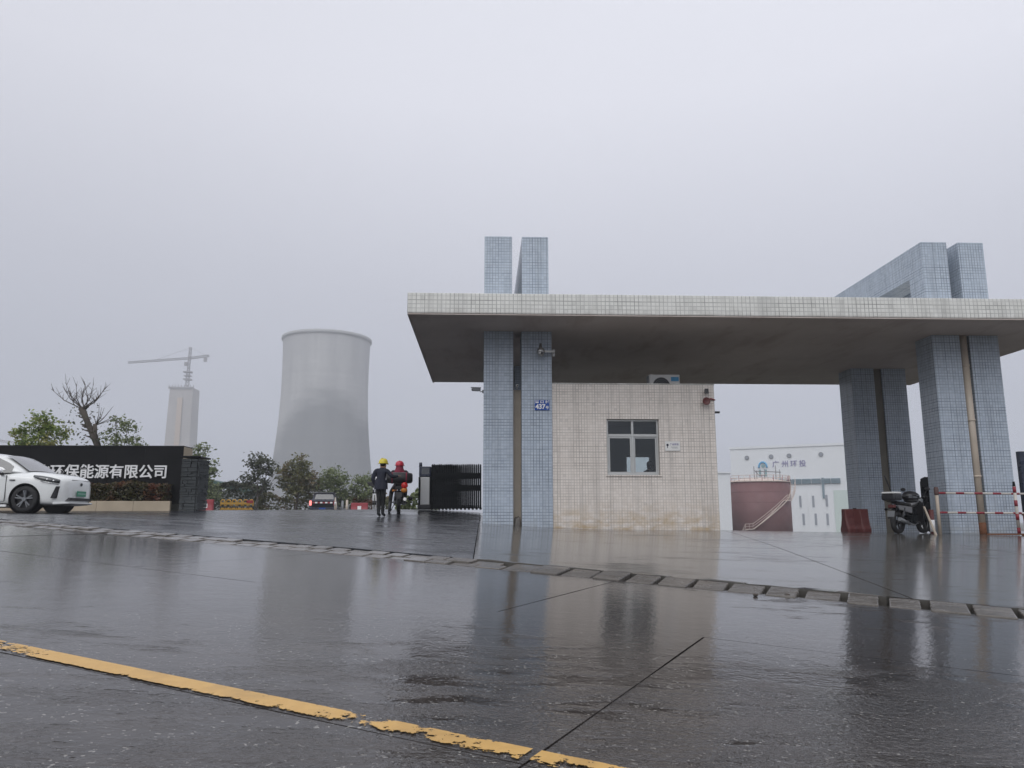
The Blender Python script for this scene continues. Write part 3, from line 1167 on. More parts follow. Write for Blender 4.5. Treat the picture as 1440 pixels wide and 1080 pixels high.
def window(x0, x1, z0, z1, y, parent, name='window', transom=None):
    m = gb(booth)
    w, d = 0.045, 0.07
    m.box(x0, x1, y, y + d, z1 - w, z1)
    m.box(x0, x1, y, y + d, z0, z0 + w)
    m.box(x0, x0 + w, y + 0.001, y + d - 0.001, z0 + w, z1 - w)
    m.box(x1 - w, x1, y + 0.001, y + d - 0.001, z0 + w, z1 - w)
    xm = (x0 + x1) / 2
    if transom:
        m.box(x0 + w, x1 - w, y + 0.002, y + d - 0.002, transom - 0.035, transom + 0.035)
        m.box(xm - 0.03, xm + 0.03, y + 0.003, y + d - 0.003, transom + 0.035, z1 - w)
        m.box(xm - 0.03, xm + 0.03, y + 0.003, y + d - 0.003, z0 + w, transom - 0.035)
    fr = m.build(name, M_ALU, parent, bevel=0.004)
    cells = [(x0 + w, x1 - w, z0 + w, z1 - w)]
    if transom:
        cells = [(x0 + w, xm - 0.03, transom + 0.035, z1 - w), (xm + 0.03, x1 - w, transom + 0.035, z1 - w)]
        for k, (a, b) in enumerate(((x0 + w, xm - 0.03), (xm + 0.03, x1 - w))):
            s = 0.04
            zz0, zz1 = z0 + w, transom - 0.035
            q = gb(booth)
            yy = y + 0.015 + 0.02 * k
            q.box(a, b, yy, yy + 0.02, zz1 - s, zz1)
            q.box(a, b, yy, yy + 0.02, zz0, zz0 + s)
            q.box(a, a + s, yy + .001, yy + 0.019, zz0 + s, zz1 - s)
            q.box(b - s, b, yy + .001, yy + 0.019, zz0 + s, zz1 - s)
            q.build('sash', M_ALU, fr)
            cells.append((a + s, b - s, zz0 + s, zz1 - s))
    for (a, b, c, d_) in cells:
        q = gb(booth)
        q.box(a - 0.005, b + 0.005, y + 0.042, y + 0.047, c - 0.005, d_ + 0.005)
        q.build('pane', M_GLASS, fr)
    return fr


window(WX0 + 0.005, WX1 - 0.005, WZ0 + 0.005, WZ1 - 0.005, BY0 + 0.09, booth, transom=3.69)
window(HX0 + 0.005, HX1 - 0.005, HZ0 + 0.005, HZ1 - 0.005, BY1 - 0.12, booth)
m = gb(booth)
m.box(WX0 - 0.04, WX1 + 0.04, BY0 - 0.03, BY0 + 0.085, WZ0 - 0.035, WZ0 - 0.001)
m.build('window_sill', M_CREAM, booth, bevel=0.004)

# ------------------------------------------------------------------ things fixed to the gatehouse
def at(x, y, add=0.0):
    return (x, y, G(x, y) + add)


# house-number plate
t = empty('address_plate', (1.522, 19.985, 4.465), label='blue enamel house number plate reading 437 on a blue pillar', cat='number plate')
m = MB(); m.box(-0.195, 0.195, -0.006, 0.012, -0.135, 0.135); m.build('plate', M_BLUESIGN, t, bevel=0.004)
text_obj('潭 口 村', 0.085, 0.002, M_LETTER, 'lettering', t, (0, -0.009, 0.082), (R(90), 0, 0), 0.002, sx=1.25)
text_obj('437', 0.17, 0.002, M_LETTER, 'lettering', t, (-0.045, -0.009, -0.045), (R(90), 0, 0), 0.006)
text_obj('号', 0.09, 0.002, M_LETTER, 'lettering', t, (0.135, -0.009, -0.07), (R(90), 0, 0), 0.002)

# white notice plate beside the window
t = empty('notice_plate', (4.96, 20.03, 3.40), label='small white notice plate beside the booth window', cat='notice plate')
m = MB(); m.box(-0.20, 0.20, -0.014, 0.008, -0.125, 0.125); m.build('plate', M_WHITEP, t, bevel=0.005)
m = MB(); m.sphere((-0.135, -0.015, 0.03), 0.032, 10, 6, (1, 0.15, 1)); m.box(-0.144, -0.126, -0.018, -0.0145, -0.05, 0.03); m.build('emblem', M_NAVY, t)
text_obj('广州环投', 0.062, 0.001, M_PURPLE, 'lettering', t, (0.045, -0.016, 0.04), (R(90), 0, 0), 0.001, sx=0.95)
m = MB(); m.box(-0.05, 0.13, -0.016, -0.0145, -0.03, -0.02); m.box(-0.02, 0.13, -0.016, -0.0145, -0.055, -0.047); m.build('printed_lines', M_GREYMETAL, t)

# dome camera on an arm
t = empty('dome_camera', (1.48, 19.78, 5.9), label='pale dome camera on a side arm high on the blue pillar', cat='security camera', group='cameras on the gatehouse')
m = MB(); m.tube([(0.36, 0.21, -0.03), (0.36, 0.0, -0.03), (0.05, 0.0, -0.03)], 0.028, 10); m.build('arm', M_WHITEP, t)
m = MB(); m.lathe([(0.0001, 0.19), (0.035, 0.18), (0.04, 0.08), (0.075, 0.06), (0.10, 0.0), (0.11, -0.05), (0.095, -0.07)], 20); m.build('housing', M_STEEL, t)
m = MB(); m.sphere((0, 0, -0.085), 0.093, 18, 12); m.build('globe', M_STEEL, t)
m = MB(); m.lathe([(0.034, -0.105), (0.034, -0.08)], 14, (0.02, 0, -0.10), 'y'); m.build('lens', M_BLACKP, t)
m = MB(); m.box(0.33, 0.39, 0.18, 0.218, -0.12, 0.06); m.build('bracket', M_WHITEP, t)


def bullet(loc, rz, label, m1=M_GREYMETAL, s=1.0):
    t = empty('bullet_camera', loc, rz, label=label, cat='security camera', group='cameras on the gatehouse')
    t.scale = (s, s, s)
    m = MB(); m.bar((0.0, 0, 0), (-0.09, 0, -0.02), 0.02); m.tube([(0.0, 0, 0.03), (0.0, 0, -0.05)], 0.035, 10); m.build('bracket', m1, t)
    m = MB(); m.box(-0.30, -0.08, -0.045, 0.045, 0.0, 0.08); m.build('body', m1, t, bevel=0.01)
    m = MB(); m.box(-0.335, -0.07, -0.052, 0.052, 0.085, 0.096); m.build('sun_shield', m1, t)
    m = MB(); m.lathe([(0.03, -0.318), (0.03, -0.30)], 12, (0, 0, 0.04), 'x'); m.build('lens', M_BLACKP, t)
    return t


bullet((-0.025, 20.3, 4.88), R(8), 'dark bullet camera on the outer side of the leftmost pillar')
bullet((0.875, 20.30, 4.98), R(90), 'tiny white camera tucked in the slot between the left pillars', M_WHITEP, 0.6)
t = empty('siren', (5.90, 20.03, 4.58), label='dark red alarm horn on the upper corner of the booth', cat='alarm horn')
m = MB(); m.lathe([(0.03, 0.0), (0.035, -0.05), (0.08, -0.10), (0.105, -0.16), (0.095, -0.165), (0.03, -0.11)], 18, (-0.03, 0, 0), 'y'); m.build('horn', M_DULLRED, t)
m = MB(); m.tube([(0.0, -0.05, 0.03), (0.12, -0.04, 0.085), (0.245, -0.02, 0.05)], 0.018, 8); m.build('cable_arm', M_RED, t)
t = empty('floodlight', (5.895, 20.035, 4.85), label='small black lamp above the alarm horn on the booth', cat='lamp')
m = MB(); m.bar((0, 0, 0), (0, -0.07, 0.02), 0.03); m.build('bracket', M_BLACKP, t)
m = MB(); m.hexa([(-0.05, -0.16, -0.07), (0.05, -0.16, -0.07), (0.04, -0.06, -0.05), (-0.04, -0.06, -0.05)], [(-0.05, -0.14, 0.07), (0.05, -0.14, 0.07), (0.04, -0.05, 0.05), (-0.04, -0.05, 0.05)]); m.build('head', M_BLACKP, t)
t = bullet((6.135, 20.2, 4.30), R(180), 'black stub camera poking out from the right edge of the booth', M_BLACKP, 0.55)

# air conditioner on the booth roof
t = empty('air_conditioner', (5.08, 21.3, 4.60), label='white air conditioner outdoor unit standing on the booth roof', cat='air conditioner')
m = MB(); m.box(-0.43, 0.43, -0.16, 0.16, 0.34, 0.93); m.build('casing', M_WHITEP, t, bevel=0.015)
m = MB(); m.lathe([(0.245, -0.172), (0.245, -0.155)], 28, (-0.10, 0, 0.60), 'y'); m.build('fan_grille', M_FAN, t)
for k in range(5):
    m = MB(); m.lathe([(0.05 + 0.045 * k, -0.178), (0.056 + 0.045 * k, -0.178), (0.056 + 0.045 * k, -0.173)], 24, (-0.10, 0, 0.60), 'y', cap=False); m.build('grille_ring', M_GREYMETAL, t)
m = MB(); m.box(0.18, 0.40, -0.168, -0.1605, 0.74, 0.86); m.build('sticker', M_ACBLUE, t)
for sx in (-0.33, 0.33):
    m = MB(); m.box(sx - 0.03, sx + 0.03, -0.2, 0.2, 0.0, 0.339); m.build('leg', M_GREYMETAL, t)
m = MB(); m.box(-0.46, -0.435, -0.1, 0.1, 0.36, 0.9); m.build('side_louvre', M_GREYMETAL, t)

for (px_, py_, lab) in ((2.45, 7.05, 'dark pebble lying on the wet road, nearer the booth'), (2.78, 7.15, 'dark pebble lying on the wet road, nearer the right pillars')):
    m = MB(); m.sphere((0, 0, 0.012), 0.02, 8, 6, (1.2, 0.9, 0.7))
    o = m.build('pebble', M_BARK); o.location = at(px_, py_)
    tag(o, lab, 'pebble', 'pebbles on the road')

# ------------------------------------------------------------------ people
def skin_bm(joints, edges, root=0, sub=1):
    """grow one smooth skinned surface along a skeleton of (position, radius) joints"""
    me = bpy.data.meshes.new('skeleton')
    me.from_pydata([j[0] for j in joints], edges, [])
    o = bpy.data.objects.new('skeleton', me)
    col.objects.link(o)
    md = o.modifiers.new('skin', 'SKIN')
    md.branch_smoothing = 0.6
    for i, j in enumerate(joints):
        sv = me.skin_vertices[0].data[i]
        r = j[1]
        sv.radius = r if isinstance(r, tuple) else (r, r)
        sv.use_root = (i == root)
    ss = o.modifiers.new('sub', 'SUBSURF')
    ss.levels = sub
    dg = bpy.context.evaluated_depsgraph_get()
    out = bpy.data.meshes.new_from_object(o.evaluated_get(dg))
    bpy.data.objects.remove(o)
    return out


def person(loc, rz, J, mats, label, seg_mat, group=None):
    """J: named joints {name: (x,y,z,r)}; x to the person's right, y forward"""
    names = list(J)
    idx = {n: i for i, n in enumerate(names)}
    joints = [((J[n][0], J[n][1], J[n][2]), J[n][3]) for n in names]
    links = [('pelvis', 'waist'), ('waist', 'chest'), ('chest', 'collar'), ('collar', 'neck'), ('neck', 'head'), ('head', 'crown')]
    for s in ('_r', '_l'):
        links += [('collar', 'shoulder' + s), ('shoulder' + s, 'elbow' + s), ('elbow' + s, 'wrist' + s), ('wrist' + s, 'palm' + s)]
        if 'hip' + s in J:
            links += [('pelvis', 'hip' + s), ('hip' + s, 'knee' + s), ('knee' + s, 'ankle' + s), ('ankle' + s, 'toe' + s)]
    edges = [(idx[a], idx[b]) for a, b in links]
    me = skin_bm(joints, edges, idx['pelvis'], 2)
    bm = bmesh.new()
    bm.from_mesh(me)
    for f in bm.faces:
        f.smooth = True
        f.material_index = seg_mat(f.calc_center_median(), J)
    # five separate fingers per hand, rooted in the palm
    for s, sg in (('_r', 1), ('_l', -1)):
        w, p = Vector(J['wrist' + s][:3]), Vector(J['palm' + s][:3])
        d = (p - w).normalized()
        side = d.cross(Vector((0, 0, 1)))
        side = side.normalized() if side.length > 0.2 else Vector((0, 1, 0))
        side = side if sg > 0 else -side
        dn = d.cross(side).normalized()
        if dn.z > 0: dn = -dn
        for k, (off, ln) in enumerate(((-0.030, 0.055), (-0.010, 0.072), (0.010, 0.078), (0.028, 0.070))):
            a = p + side * off - d * 0.01
            b = p + side * off * 1.1 + d * (0.03 + ln * 0.45) + dn * 0.006
            c = p + side * off * 1.1 + d * (0.03 + ln * 0.75) + dn * 0.03
            fm = skin_bm([(a, 0.009), (b, 0.0085), (c, 0.007)], [(0, 1), (1, 2)], 0, 1)
            n0 = len(bm.faces)
            bm.from_mesh(fm)
            bm.faces.ensure_lookup_table()
            for f in bm.faces[n0:]:
                f.material_index = 3; f.smooth = True
        fm = skin_bm([(w + d * 0.025 - side * 0.02, 0.011), (w + d * 0.055 - side * 0.055 + dn * 0.01, 0.010), (w + d * 0.085 - side * 0.06 + dn * 0.025, 0.008)], [(0, 1), (1, 2)], 0, 1)
        n0 = len(bm.faces)
        bm.from_mesh(fm)
        bm.faces.ensure_lookup_table()
        for f in bm.faces[n0:]:
            f.material_index = 3; f.smooth = True
    me2 = bpy.data.meshes.new('person')
    bm.to_mesh(me2)
    bm.free()
    for q in mats:
        me2.materials.append(q)
    o = bpy.data.objects.new('person', me2)
    col.objects.link(o)
    o.location = loc
    o.rotation_euler = (0, 0, rz)
    tag(o, label, 'person', group)
    return o


def face(o, hx, hy, hz, yaw=0.0):
    """eyes, nose, mouth and ears on a head whose centre is (hx, hy, hz)"""
    def P(x, y, z):
        c, s = math.cos(yaw), math.sin(yaw)
        return (hx + x * c - y * s, hy + x * s + y * c, hz + z)
    for sx in (-1, 1):
        m = MB(); m.sphere(P(sx * 0.032, 0.083, 0.0), 0.012, 8, 6); m.build('eye', M_BLACKP, o)
        m = MB(); m.sphere(P(sx * 0.078, 0.0, -0.01), 0.028, 8, 6, (0.4, 0.7, 1.1)); m.build('ear', M_SKIN, o)
    m = MB(); m.hexa([P(-0.018, 0.085, -0.045), P(0.018, 0.085, -0.045), P(0.016, 0.075, -0.04), P(-0.016, 0.075, -0.04)],
                     [P(-0.007, 0.086, 0.005), P(0.007, 0.086, 0.005), P(0.007, 0.07, 0.005), P(-0.007, 0.07, 0.005)])
    m.add([P(-0.016, 0.086, -0.045), P(0.016, 0.086, -0.045), P(0, 0.112, -0.04), P(0, 0.088, 0.005)], [(0, 1, 2), (1, 3, 2), (3, 0, 2)])
    m.build('nose', M_SKIN, o)
    m = MB(); m.sphere(P(0, 0.082, -0.07), 0.022, 10, 6, (1, 0.35, 0.35)); m.build('mouth', mat('lips', (0.30, 0.12, 0.10), 0.5), o)


def hard_hat(o, c, m, yaw=0.0, brim=True):
    c = Vector(c)
    q = MB()
    q.M = Matrix.Translation(c) @ Matrix.Rotation(yaw, 4, 'Z')
    q.lathe([(0.138, 0.0), (0.140, 0.03), (0.130, 0.08), (0.10, 0.122), (0.055, 0.145), (0.0001, 0.150)], 22)
    q.box(-0.018, 0.018, -0.11, 0.11, 0.10, 0.152)
    q.lathe([(0.136, 0.012), (0.165, -0.004), (0.165, -0.012), (0.136, 0.0)], 22, cap=False)
    if brim:
        q.hexa([(-0.10, 0.10, -0.016), (0.10, 0.10, -0.016), (0.07, 0.205, -0.024), (-0.07, 0.205, -0.024)], [(-0.10, 0.10, 0.0), (0.10, 0.10, 0.0), (0.07, 0.205, -0.016), (-0.07, 0.205, -0.016)])
    return q.build('hard_hat', m, o)


def sm_stand(p, J):
    if p.z > 1.36 and abs(p.x - J['head'][0]) < 0.14 and p.z > J['neck'][2] - 0.02: return 3
    for s in ('_r', '_l'):
        if (p - Vector(J['palm' + s][:3])).length < 0.062: return 3
    if p.z < 0.16: return 2
    if p.z < 0.80 and not any((p - Vector(J['wrist' + s][:3])).length < 0.2 for s in ('_r', '_l')): return 1
    return 0


J1 = {'pelvis': (0, 0, 0.92, (0.17, 0.13)), 'waist': (0, 0.0, 1.06, (0.175, 0.125)), 'chest': (0.0, 0.01, 1.26, (0.20, 0.135)),
      'collar': (0.01, 0.01, 1.40, (0.13, 0.10)), 'neck': (0.02, 0.03, 1.47, 0.055), 'head': (0.03, 0.05, 1.57, (0.078, 0.092)), 'crown': (0.03, 0.05, 1.655, (0.062, 0.075)),
      'shoulder_r': (0.19, 0.02, 1.375, 0.078), 'elbow_r': (0.33, 0.06, 1.19, 0.062), 'wrist_r': (0.39, 0.27, 1.22, 0.042), 'palm_r': (0.41, 0.35, 1.23, (0.04, 0.024)),
      'shoulder_l': (-0.19, 0.0, 1.375, 0.082), 'elbow_l': (-0.275, -0.03, 1.12, 0.066), 'wrist_l': (-0.22, 0.10, 0.93, 0.046), 'palm_l': (-0.20, 0.15, 0.87, (0.04, 0.024)),
      'hip_r': (0.085, 0, 0.86, 0.105), 'knee_r': (0.06, 0.05, 0.48, 0.068), 'ankle_r': (0.045, 0.06, 0.09, 0.05), 'toe_r': (0.06, 0.20, 0.04, (0.045, 0.035)),
      'hip_l': (-0.085, 0, 0.86, 0.105), 'knee_l': (-0.055, 0.02, 0.48, 0.070), 'ankle_l': (-0.05, -0.03, 0.09, 0.052), 'toe_l': (-0.06, 0.12, 0.04, (0.047, 0.036))}
MATP = [M_NAVYCL, M_TROUS, M_BOOT, M_SKIN]
p1 = person(at(-3.10, 23.5), R(-20), J1, MATP, 'person in dark jacket and yellow hard hat standing beside the motorcycle', sm_stand)
face(p1, 0.03, 0.055, 1.585)
hard_hat(p1, (0.03, 0.05, 1.605), M_HATY)
m = MB(); m.lathe([(0.105, 1.40), (0.085, 1.455), (0.078, 1.47)], 18, (0.02, 0.02, 0), cap=False); m.build('jacket_collar', M_NAVYCL, p1)
m = MB(); m.sphere((0.03, 0.03, 1.585), 0.096, 16, 10, (0.92, 1.0, 0.9)); m.build('hair', M_HAIR, p1)
m = MB(); m.loft([[(0.205 * math.cos(a) * k, 0.155 * math.sin(a) * k, z) for a in [i * PI / 10 for i in range(20)]] for z, k in ((1.10, 0.98), (0.95, 1.02), (0.82, 1.05))], caps=False)
m.build('jacket_hem', M_NAVYCL, p1)


def sm_ride(p, J):
    if p.z > J['neck'][2] - 0.02 and abs(p.x - J['head'][0]) < 0.13 and p.y < J['head'][1] + 0.2 and p.y > J['head'][1] - 0.2: return 3
    for s in ('_r', '_l'):
        if (p - Vector(J['palm' + s][:3])).length < 0.062: return 3
    if p.z < 0.34: return 2
    if p.z < 0.78 or (p.z < 0.92 and p.y > 0.12): return 1
    return 0


J2 = {'pelvis': (0, -0.05, 0.88, (0.19, 0.15)), 'waist': (0, -0.03, 1.02, (0.185, 0.14)), 'chest': (0.0, 0.03, 1.20, (0.215, 0.15)),
      'collar': (0.0, 0.06, 1.33, (0.14, 0.11)), 'neck': (0.0, 0.09, 1.39, 0.06), 'head': (0.0, 0.12, 1.475, (0.078, 0.092)), 'crown': (0.0, 0.12, 1.56, (0.062, 0.075)),
      'shoulder_r': (0.205, 0.07, 1.305, 0.082), 'elbow_r': (0.34, 0.25, 1.12, 0.066), 'wrist_r': (0.33, 0.50, 1.07, 0.045), 'palm_r': (0.325, 0.58, 1.075, (0.04, 0.026)),
      'shoulder_l': (-0.205, 0.07, 1.305, 0.082), 'elbow_l': (-0.34, 0.25, 1.12, 0.066), 'wrist_l': (-0.33, 0.50, 1.07, 0.045), 'palm_l': (-0.325, 0.58, 1.075, (0.04, 0.026)),
      'hip_r': (0.10, 0.0, 0.85, 0.11), 'knee_r': (0.21, 0.42, 0.72, 0.075), 'ankle_r': (0.19, 0.22, 0.33, 0.05), 'toe_r': (0.20, 0.37, 0.29, (0.045, 0.035)),
      'hip_l': (-0.10, 0.0, 0.85, 0.11), 'knee_l': (-0.25, 0.38, 0.66, 0.075), 'ankle_l': (-0.29, 0.22, 0.10, 0.052), 'toe_l': (-0.31, 0.36, 0.04, (0.047, 0.036))}

# ------------------------------------------------------------------ motorcycles
def motorcycle(loc, rz, label, paint, rear_box=True):
    """x is across, y is forward"""
    t = empty('motorcycle', loc, rz, label=label, cat='motorcycle')
    for (yy, nm) in ((-0.62, 'rear'), (0.66, 'front')):
        m = MB(); n = 28
        m.lathe([(0.215, -0.055), (0.26, -0.062), (0.295, -0.045), (0.305, 0.0), (0.295, 0.045), (0.26, 0.062), (0.215, 0.055)], n, (0, 0, 0), 'x', cap=False)
        wh = m.build('wheel', M_RUBBER, t); wh.location = (0, yy, 0.305)
        m = MB(); m.lathe([(0.218, -0.05), (0.20, -0.045), (0.20, 0.045), (0.218, 0.05)], n, (0, 0, 0), 'x', cap=False)
        m.lathe([(0.05, -0.07), (0.05, 0.07)], 12, (0, 0, 0), 'x')
        for k in range(5):
            a = k * 2 * PI / 5
            m.bar((0, 0.04 * math.cos(a), 0.04 * math.sin(a)), (0, 0.205 * math.cos(a), 0.205 * math.sin(a)), 0.035, 0.03)
        m.build('rim', M_GREYMETAL, wh)
    m = MB()
    for sx in (-1, 1):
        m.tube([(sx * 0.10, 0.66, 0.31), (sx * 0.10, 0.42, 0.90)], 0.024, 8)
    m.build('fork', M_STEEL, t)
    m = MB()
    for sx in (-1, 1):
        m.tube([(sx * 0.09, -0.62, 0.31), (sx * 0.09, -0.15, 0.36)], 0.026, 8)
        m.tube([(sx * 0.11, -0.58, 0.36), (sx * 0.11, -0.42, 0.70)], 0.034, 8)
    m.build('swing_arm', M_BLACKP, t)
    m = MB(); m.tube([(0, 0.42, 0.88), (0, 0.1, 0.72), (0, -0.35, 0.68), (0, -0.7, 0.74)], 0.035, 8); m.tube([(0, 0.40, 0.82), (0, 0.28, 0.40), (0, -0.15, 0.32)], 0.03, 8); m.build('frame', M_BLACKP, t)
    m = MB(); m.box(-0.14, 0.14, -0.16, 0.26, 0.27, 0.50); m.lathe([(0.13, -0.17), (0.13, 0.17)], 18, (0, -0.02, 0.38), 'x'); m.bar((0, 0.14, 0.48), (0, 0.24, 0.66), 0.16, 0.17)
    m.build('engine', M_GREYMETAL, t, bevel=0.02)
    m = MB(); m.loft([[(0.14 * k * math.cos(a), y, z + 0.11 * k * math.sin(a)) for a in [i * PI / 7 for i in range(14)]] for y, z, k in ((-0.02, 0.78, 0.55), (0.08, 0.82, 0.95), (0.24, 0.86, 1.1), (0.36, 0.86, 0.9), (0.42, 0.86, 0.4))])
    m.build('fuel_tank', paint, t)
    m = MB(); m.loft([[(w * math.cos(a), y, z + h * math.sin(a)) for a in [i * PI / 7 for i in range(14)]] for y, z, w, h in ((0.0, 0.79, 0.09, 0.05), (-0.2, 0.79, 0.13, 0.065), (-0.45, 0.82, 0.14, 0.06), (-0.70, 0.85, 0.10, 0.045))])
    m.build('saddle', M_RUBBER, t)
    m = MB()
    for sx in (-1, 1):
        m.hexa([(sx * 0.10, -0.1, 0.55), (sx * 0.15, -0.1, 0.55), (sx * 0.12, -0.7, 0.66), (sx * 0.07, -0.7, 0.66)], [(sx * 0.10, -0.05, 0.73), (sx * 0.14, -0.05, 0.73), (sx * 0.11, -0.72, 0.78), (sx * 0.07, -0.72, 0.78)])
    m.build('side_panel', paint, t, bevel=0.01)
    for a0, a1, yy, r in ((0.2, 2.6, 0.66, 0.34), (0.6, 2.9, -0.62, 0.35)):
        pts = [(yy - 0 + r * math.cos(a0 + (a1 - a0) * k / 9), 0.305 + r * math.sin(a0 + (a1 - a0) * k / 9)) for k in range(10)]
        secs = [[(-0.08, y, z), (-0.06, y * 1.0, z + 0.02), (0.06, y, z + 0.02), (0.08, y, z)] for y, z in pts]
        m = MB()
        m.loft(secs, closed=False, caps=False)
        m.build('mudguard', M_BLACKP, t)
    m = MB(); m.tube([(-0.36, 0.30, 1.02), (-0.2, 0.40, 1.01), (0, 0.44, 0.94), (0.2, 0.40, 1.01), (0.36, 0.30, 1.02)], 0.015, 8)
    m.tube([(-0.40, 0.26, 1.02), (-0.26, 0.37, 1.015)], 0.021, 8); m.tube([(0.40, 0.26, 1.02), (0.26, 0.37, 1.015)], 0.021, 8)
    m.build('handlebar', M_BLACKP, t)
    for sx in (-1, 1):
        m = MB(); m.tube([(sx * 0.24, 0.38, 1.02), (sx * 0.33, 0.42, 1.20)], 0.008, 6); m.sphere((sx * 0.35, 0.42, 1.235), 0.065, 12, 8, (1.2, 0.35, 0.8)); m.build('mirror', M_BLACKP, t)
    m = MB(); m.lathe([(0.05, -0.08), (0.095, 0.0), (0.10, 0.06), (0.085, 0.075)], 18, (0, 0.56, 0.90), 'y'); m.build('headlight', M_CHROME, t)
    m = MB(); m.tube([(0.13, 0.2, 0.30), (0.15, -0.1, 0.24), (0.17, -0.35, 0.28)], 0.024, 10); m.tube([(0.17, -0.33, 0.27), (0.19, -0.85, 0.40)], [0.045, 0.055], 12); m.build('exhaust', M_STEEL, t)
    m = MB(); m.box(-0.09, 0.09, -0.90, -0.78, 0.70, 0.79); m.build('tail_light', M_REDLENS, t, bevel=0.02)
    for sx in (-1, 1):
        m = MB(); m.sphere((sx * 0.17, -0.86, 0.66), 0.045, 10, 8, (1, 0.8, 0.8)); m.tube([(sx * 0.05, -0.84, 0.69), (sx * 0.15, -0.86, 0.66)], 0.01, 6); m.build('turn_signal', M_AMBER, t)
    m = MB(); m.hexa([(-0.1, -0.95, 0.46), (0.1, -0.95, 0.46), (0.1, -0.94, 0.46), (-0.1, -0.94, 0.46)], [(-0.1, -0.90, 0.62), (0.1, -0.90, 0.62), (0.1, -0.89, 0.62), (-0.1, -0.89, 0.62)]); m.build('number_plate', M_YELLOW, t)
    m = MB(); m.tube([(-0.13, -0.45, 0.84), (-0.13, -0.85, 0.88), (0.13, -0.85, 0.88), (0.13, -0.45, 0.84)], 0.012, 6); m.tube([(-0.13, -0.65, 0.86), (0.13, -0.65, 0.86)], 0.01, 6); m.build('luggage_rack', M_BLACKP, t)
    m = MB()
    for sx in (-1, 1):
        m = MB()
        m.tube([(sx * 0.12, 0.02, 0.33), (sx * 0.28, 0.02, 0.31)], 0.02, 8)
        m.build('footrest', M_BLACKP, t)
    m = MB(); m.tube([(-0.12, -0.05, 0.30), (-0.26, -0.12, 0.02)], 0.013, 6); m.build('side_stand', M_BLACKP, t)
    if rear_box:
        pass
    return t


b1 = motorcycle(at(-2.74, 25.2), R(6), 'dark motorcycle with red tail lamp and big bag, ridden in through the gate', mat('dark_red_tank', (0.06, 0.008, 0.01), 0.25, coat=0.6))
for ch in b1.children:
    if ch.name.startswith(('tail_light', 'number_plate')):
        ch.data.materials[0] = M_BLACKP
# the large lamp cluster seen low on the right-hand side of the tail
m = MB(); m.sphere((0.17, -0.93, 0.82), 0.105, 14, 10, (1.0, 0.55, 0.95)); m.build('stop_lamp', M_REDLENS, b1)
m = MB(); m.sphere((0.16, -0.93, 0.67), 0.10, 14, 10, (1.0, 0.5, 0.75)); m.build('indicator_lamp', M_AMBER, b1)
m = MB(); m.bar((0, -0.82, 0.74), (0.17, -0.90, 0.74), 0.08, 0.06); m.build('lamp_bracket', M_BLACKP, b1)
m = MB(); m.sphere((0.36, -0.55, 0.43), 0.075, 12, 8, (1.1, 1.3, 0.8)); m.tube([(0.15, -0.3, 0.42), (0.36, -0.55, 0.43)], 0.02, 6); m.build('side_muffler', M_BLACKP, b1)
p2 = person(at(-2.74, 25.2), R(6), J2, [M_DKCL, M_TROUS, M_BOOT, M_SKIN], 'person in dark coat and red helmet sitting on the motorcycle', sm_ride)
face(p2, 0.0, 0.125, 1.49)
hard_hat(p2, (0.0, 0.12, 1.515), M_HATR)
m = MB(); m.loft([[(w * math.cos(a), y0 + d * math.sin(a), z) for a in [i * PI / 9 for i in range(18)]] for z, w, d, y0 in ((1.28, 0.19, 0.11, 0.02), (1.34, 0.16, 0.125, 0.05), (1.42, 0.125, 0.125, 0.085), (1.50, 0.115, 0.118, 0.10), (1.53, 0.112, 0.115, 0.105))], caps=False)
m.build('hood', M_HOOD, p2)
# bag strapped across the rack
t = empty('rack_bag', at(-2.74, 25.2), R(6), label='wide black bag strapped across the rack behind the rider', cat='bag')
m = MB()
m.loft([[(x, -0.62 + dy * k, 1.06 + dz * k) for dy, dz in ((-0.20, -0.15), (-0.22, 0.0), (-0.19, 0.14), (0.0, 0.18), (0.19, 0.15), (0.22, 0.0), (0.20, -0.15), (0, -0.17))] for x, k in ((-0.41, 0.55), (-0.38, 0.9), (-0.2, 1.0), (0.0, 1.04), (0.22, 1.0), (0.38, 0.92), (0.42, 0.6))])
m.build('bag', M_BLACKP, t)
for sx in (-0.22, 0.22):
    m = MB(); m.loft([[(sx - 0.02, -0.62 + dy * 1.03, 1.06 + dz * 1.04) for dy, dz in ((-0.20, -0.15), (-0.22, 0.0), (-0.19, 0.14), (0.0, 0.18), (0.19, 0.15), (0.22, 0.0), (0.20, -0.15), (0, -0.17))], [(sx + 0.02, -0.62 + dy * 1.03, 1.06 + dz * 1.04) for dy, dz in ((-0.20, -0.15), (-0.22, 0.0), (-0.19, 0.14), (0.0, 0.18), (0.19, 0.15), (0.22, 0.0), (0.20, -0.15), (0, -0.17))]])
    m.build('strap', M_HOOD, t)

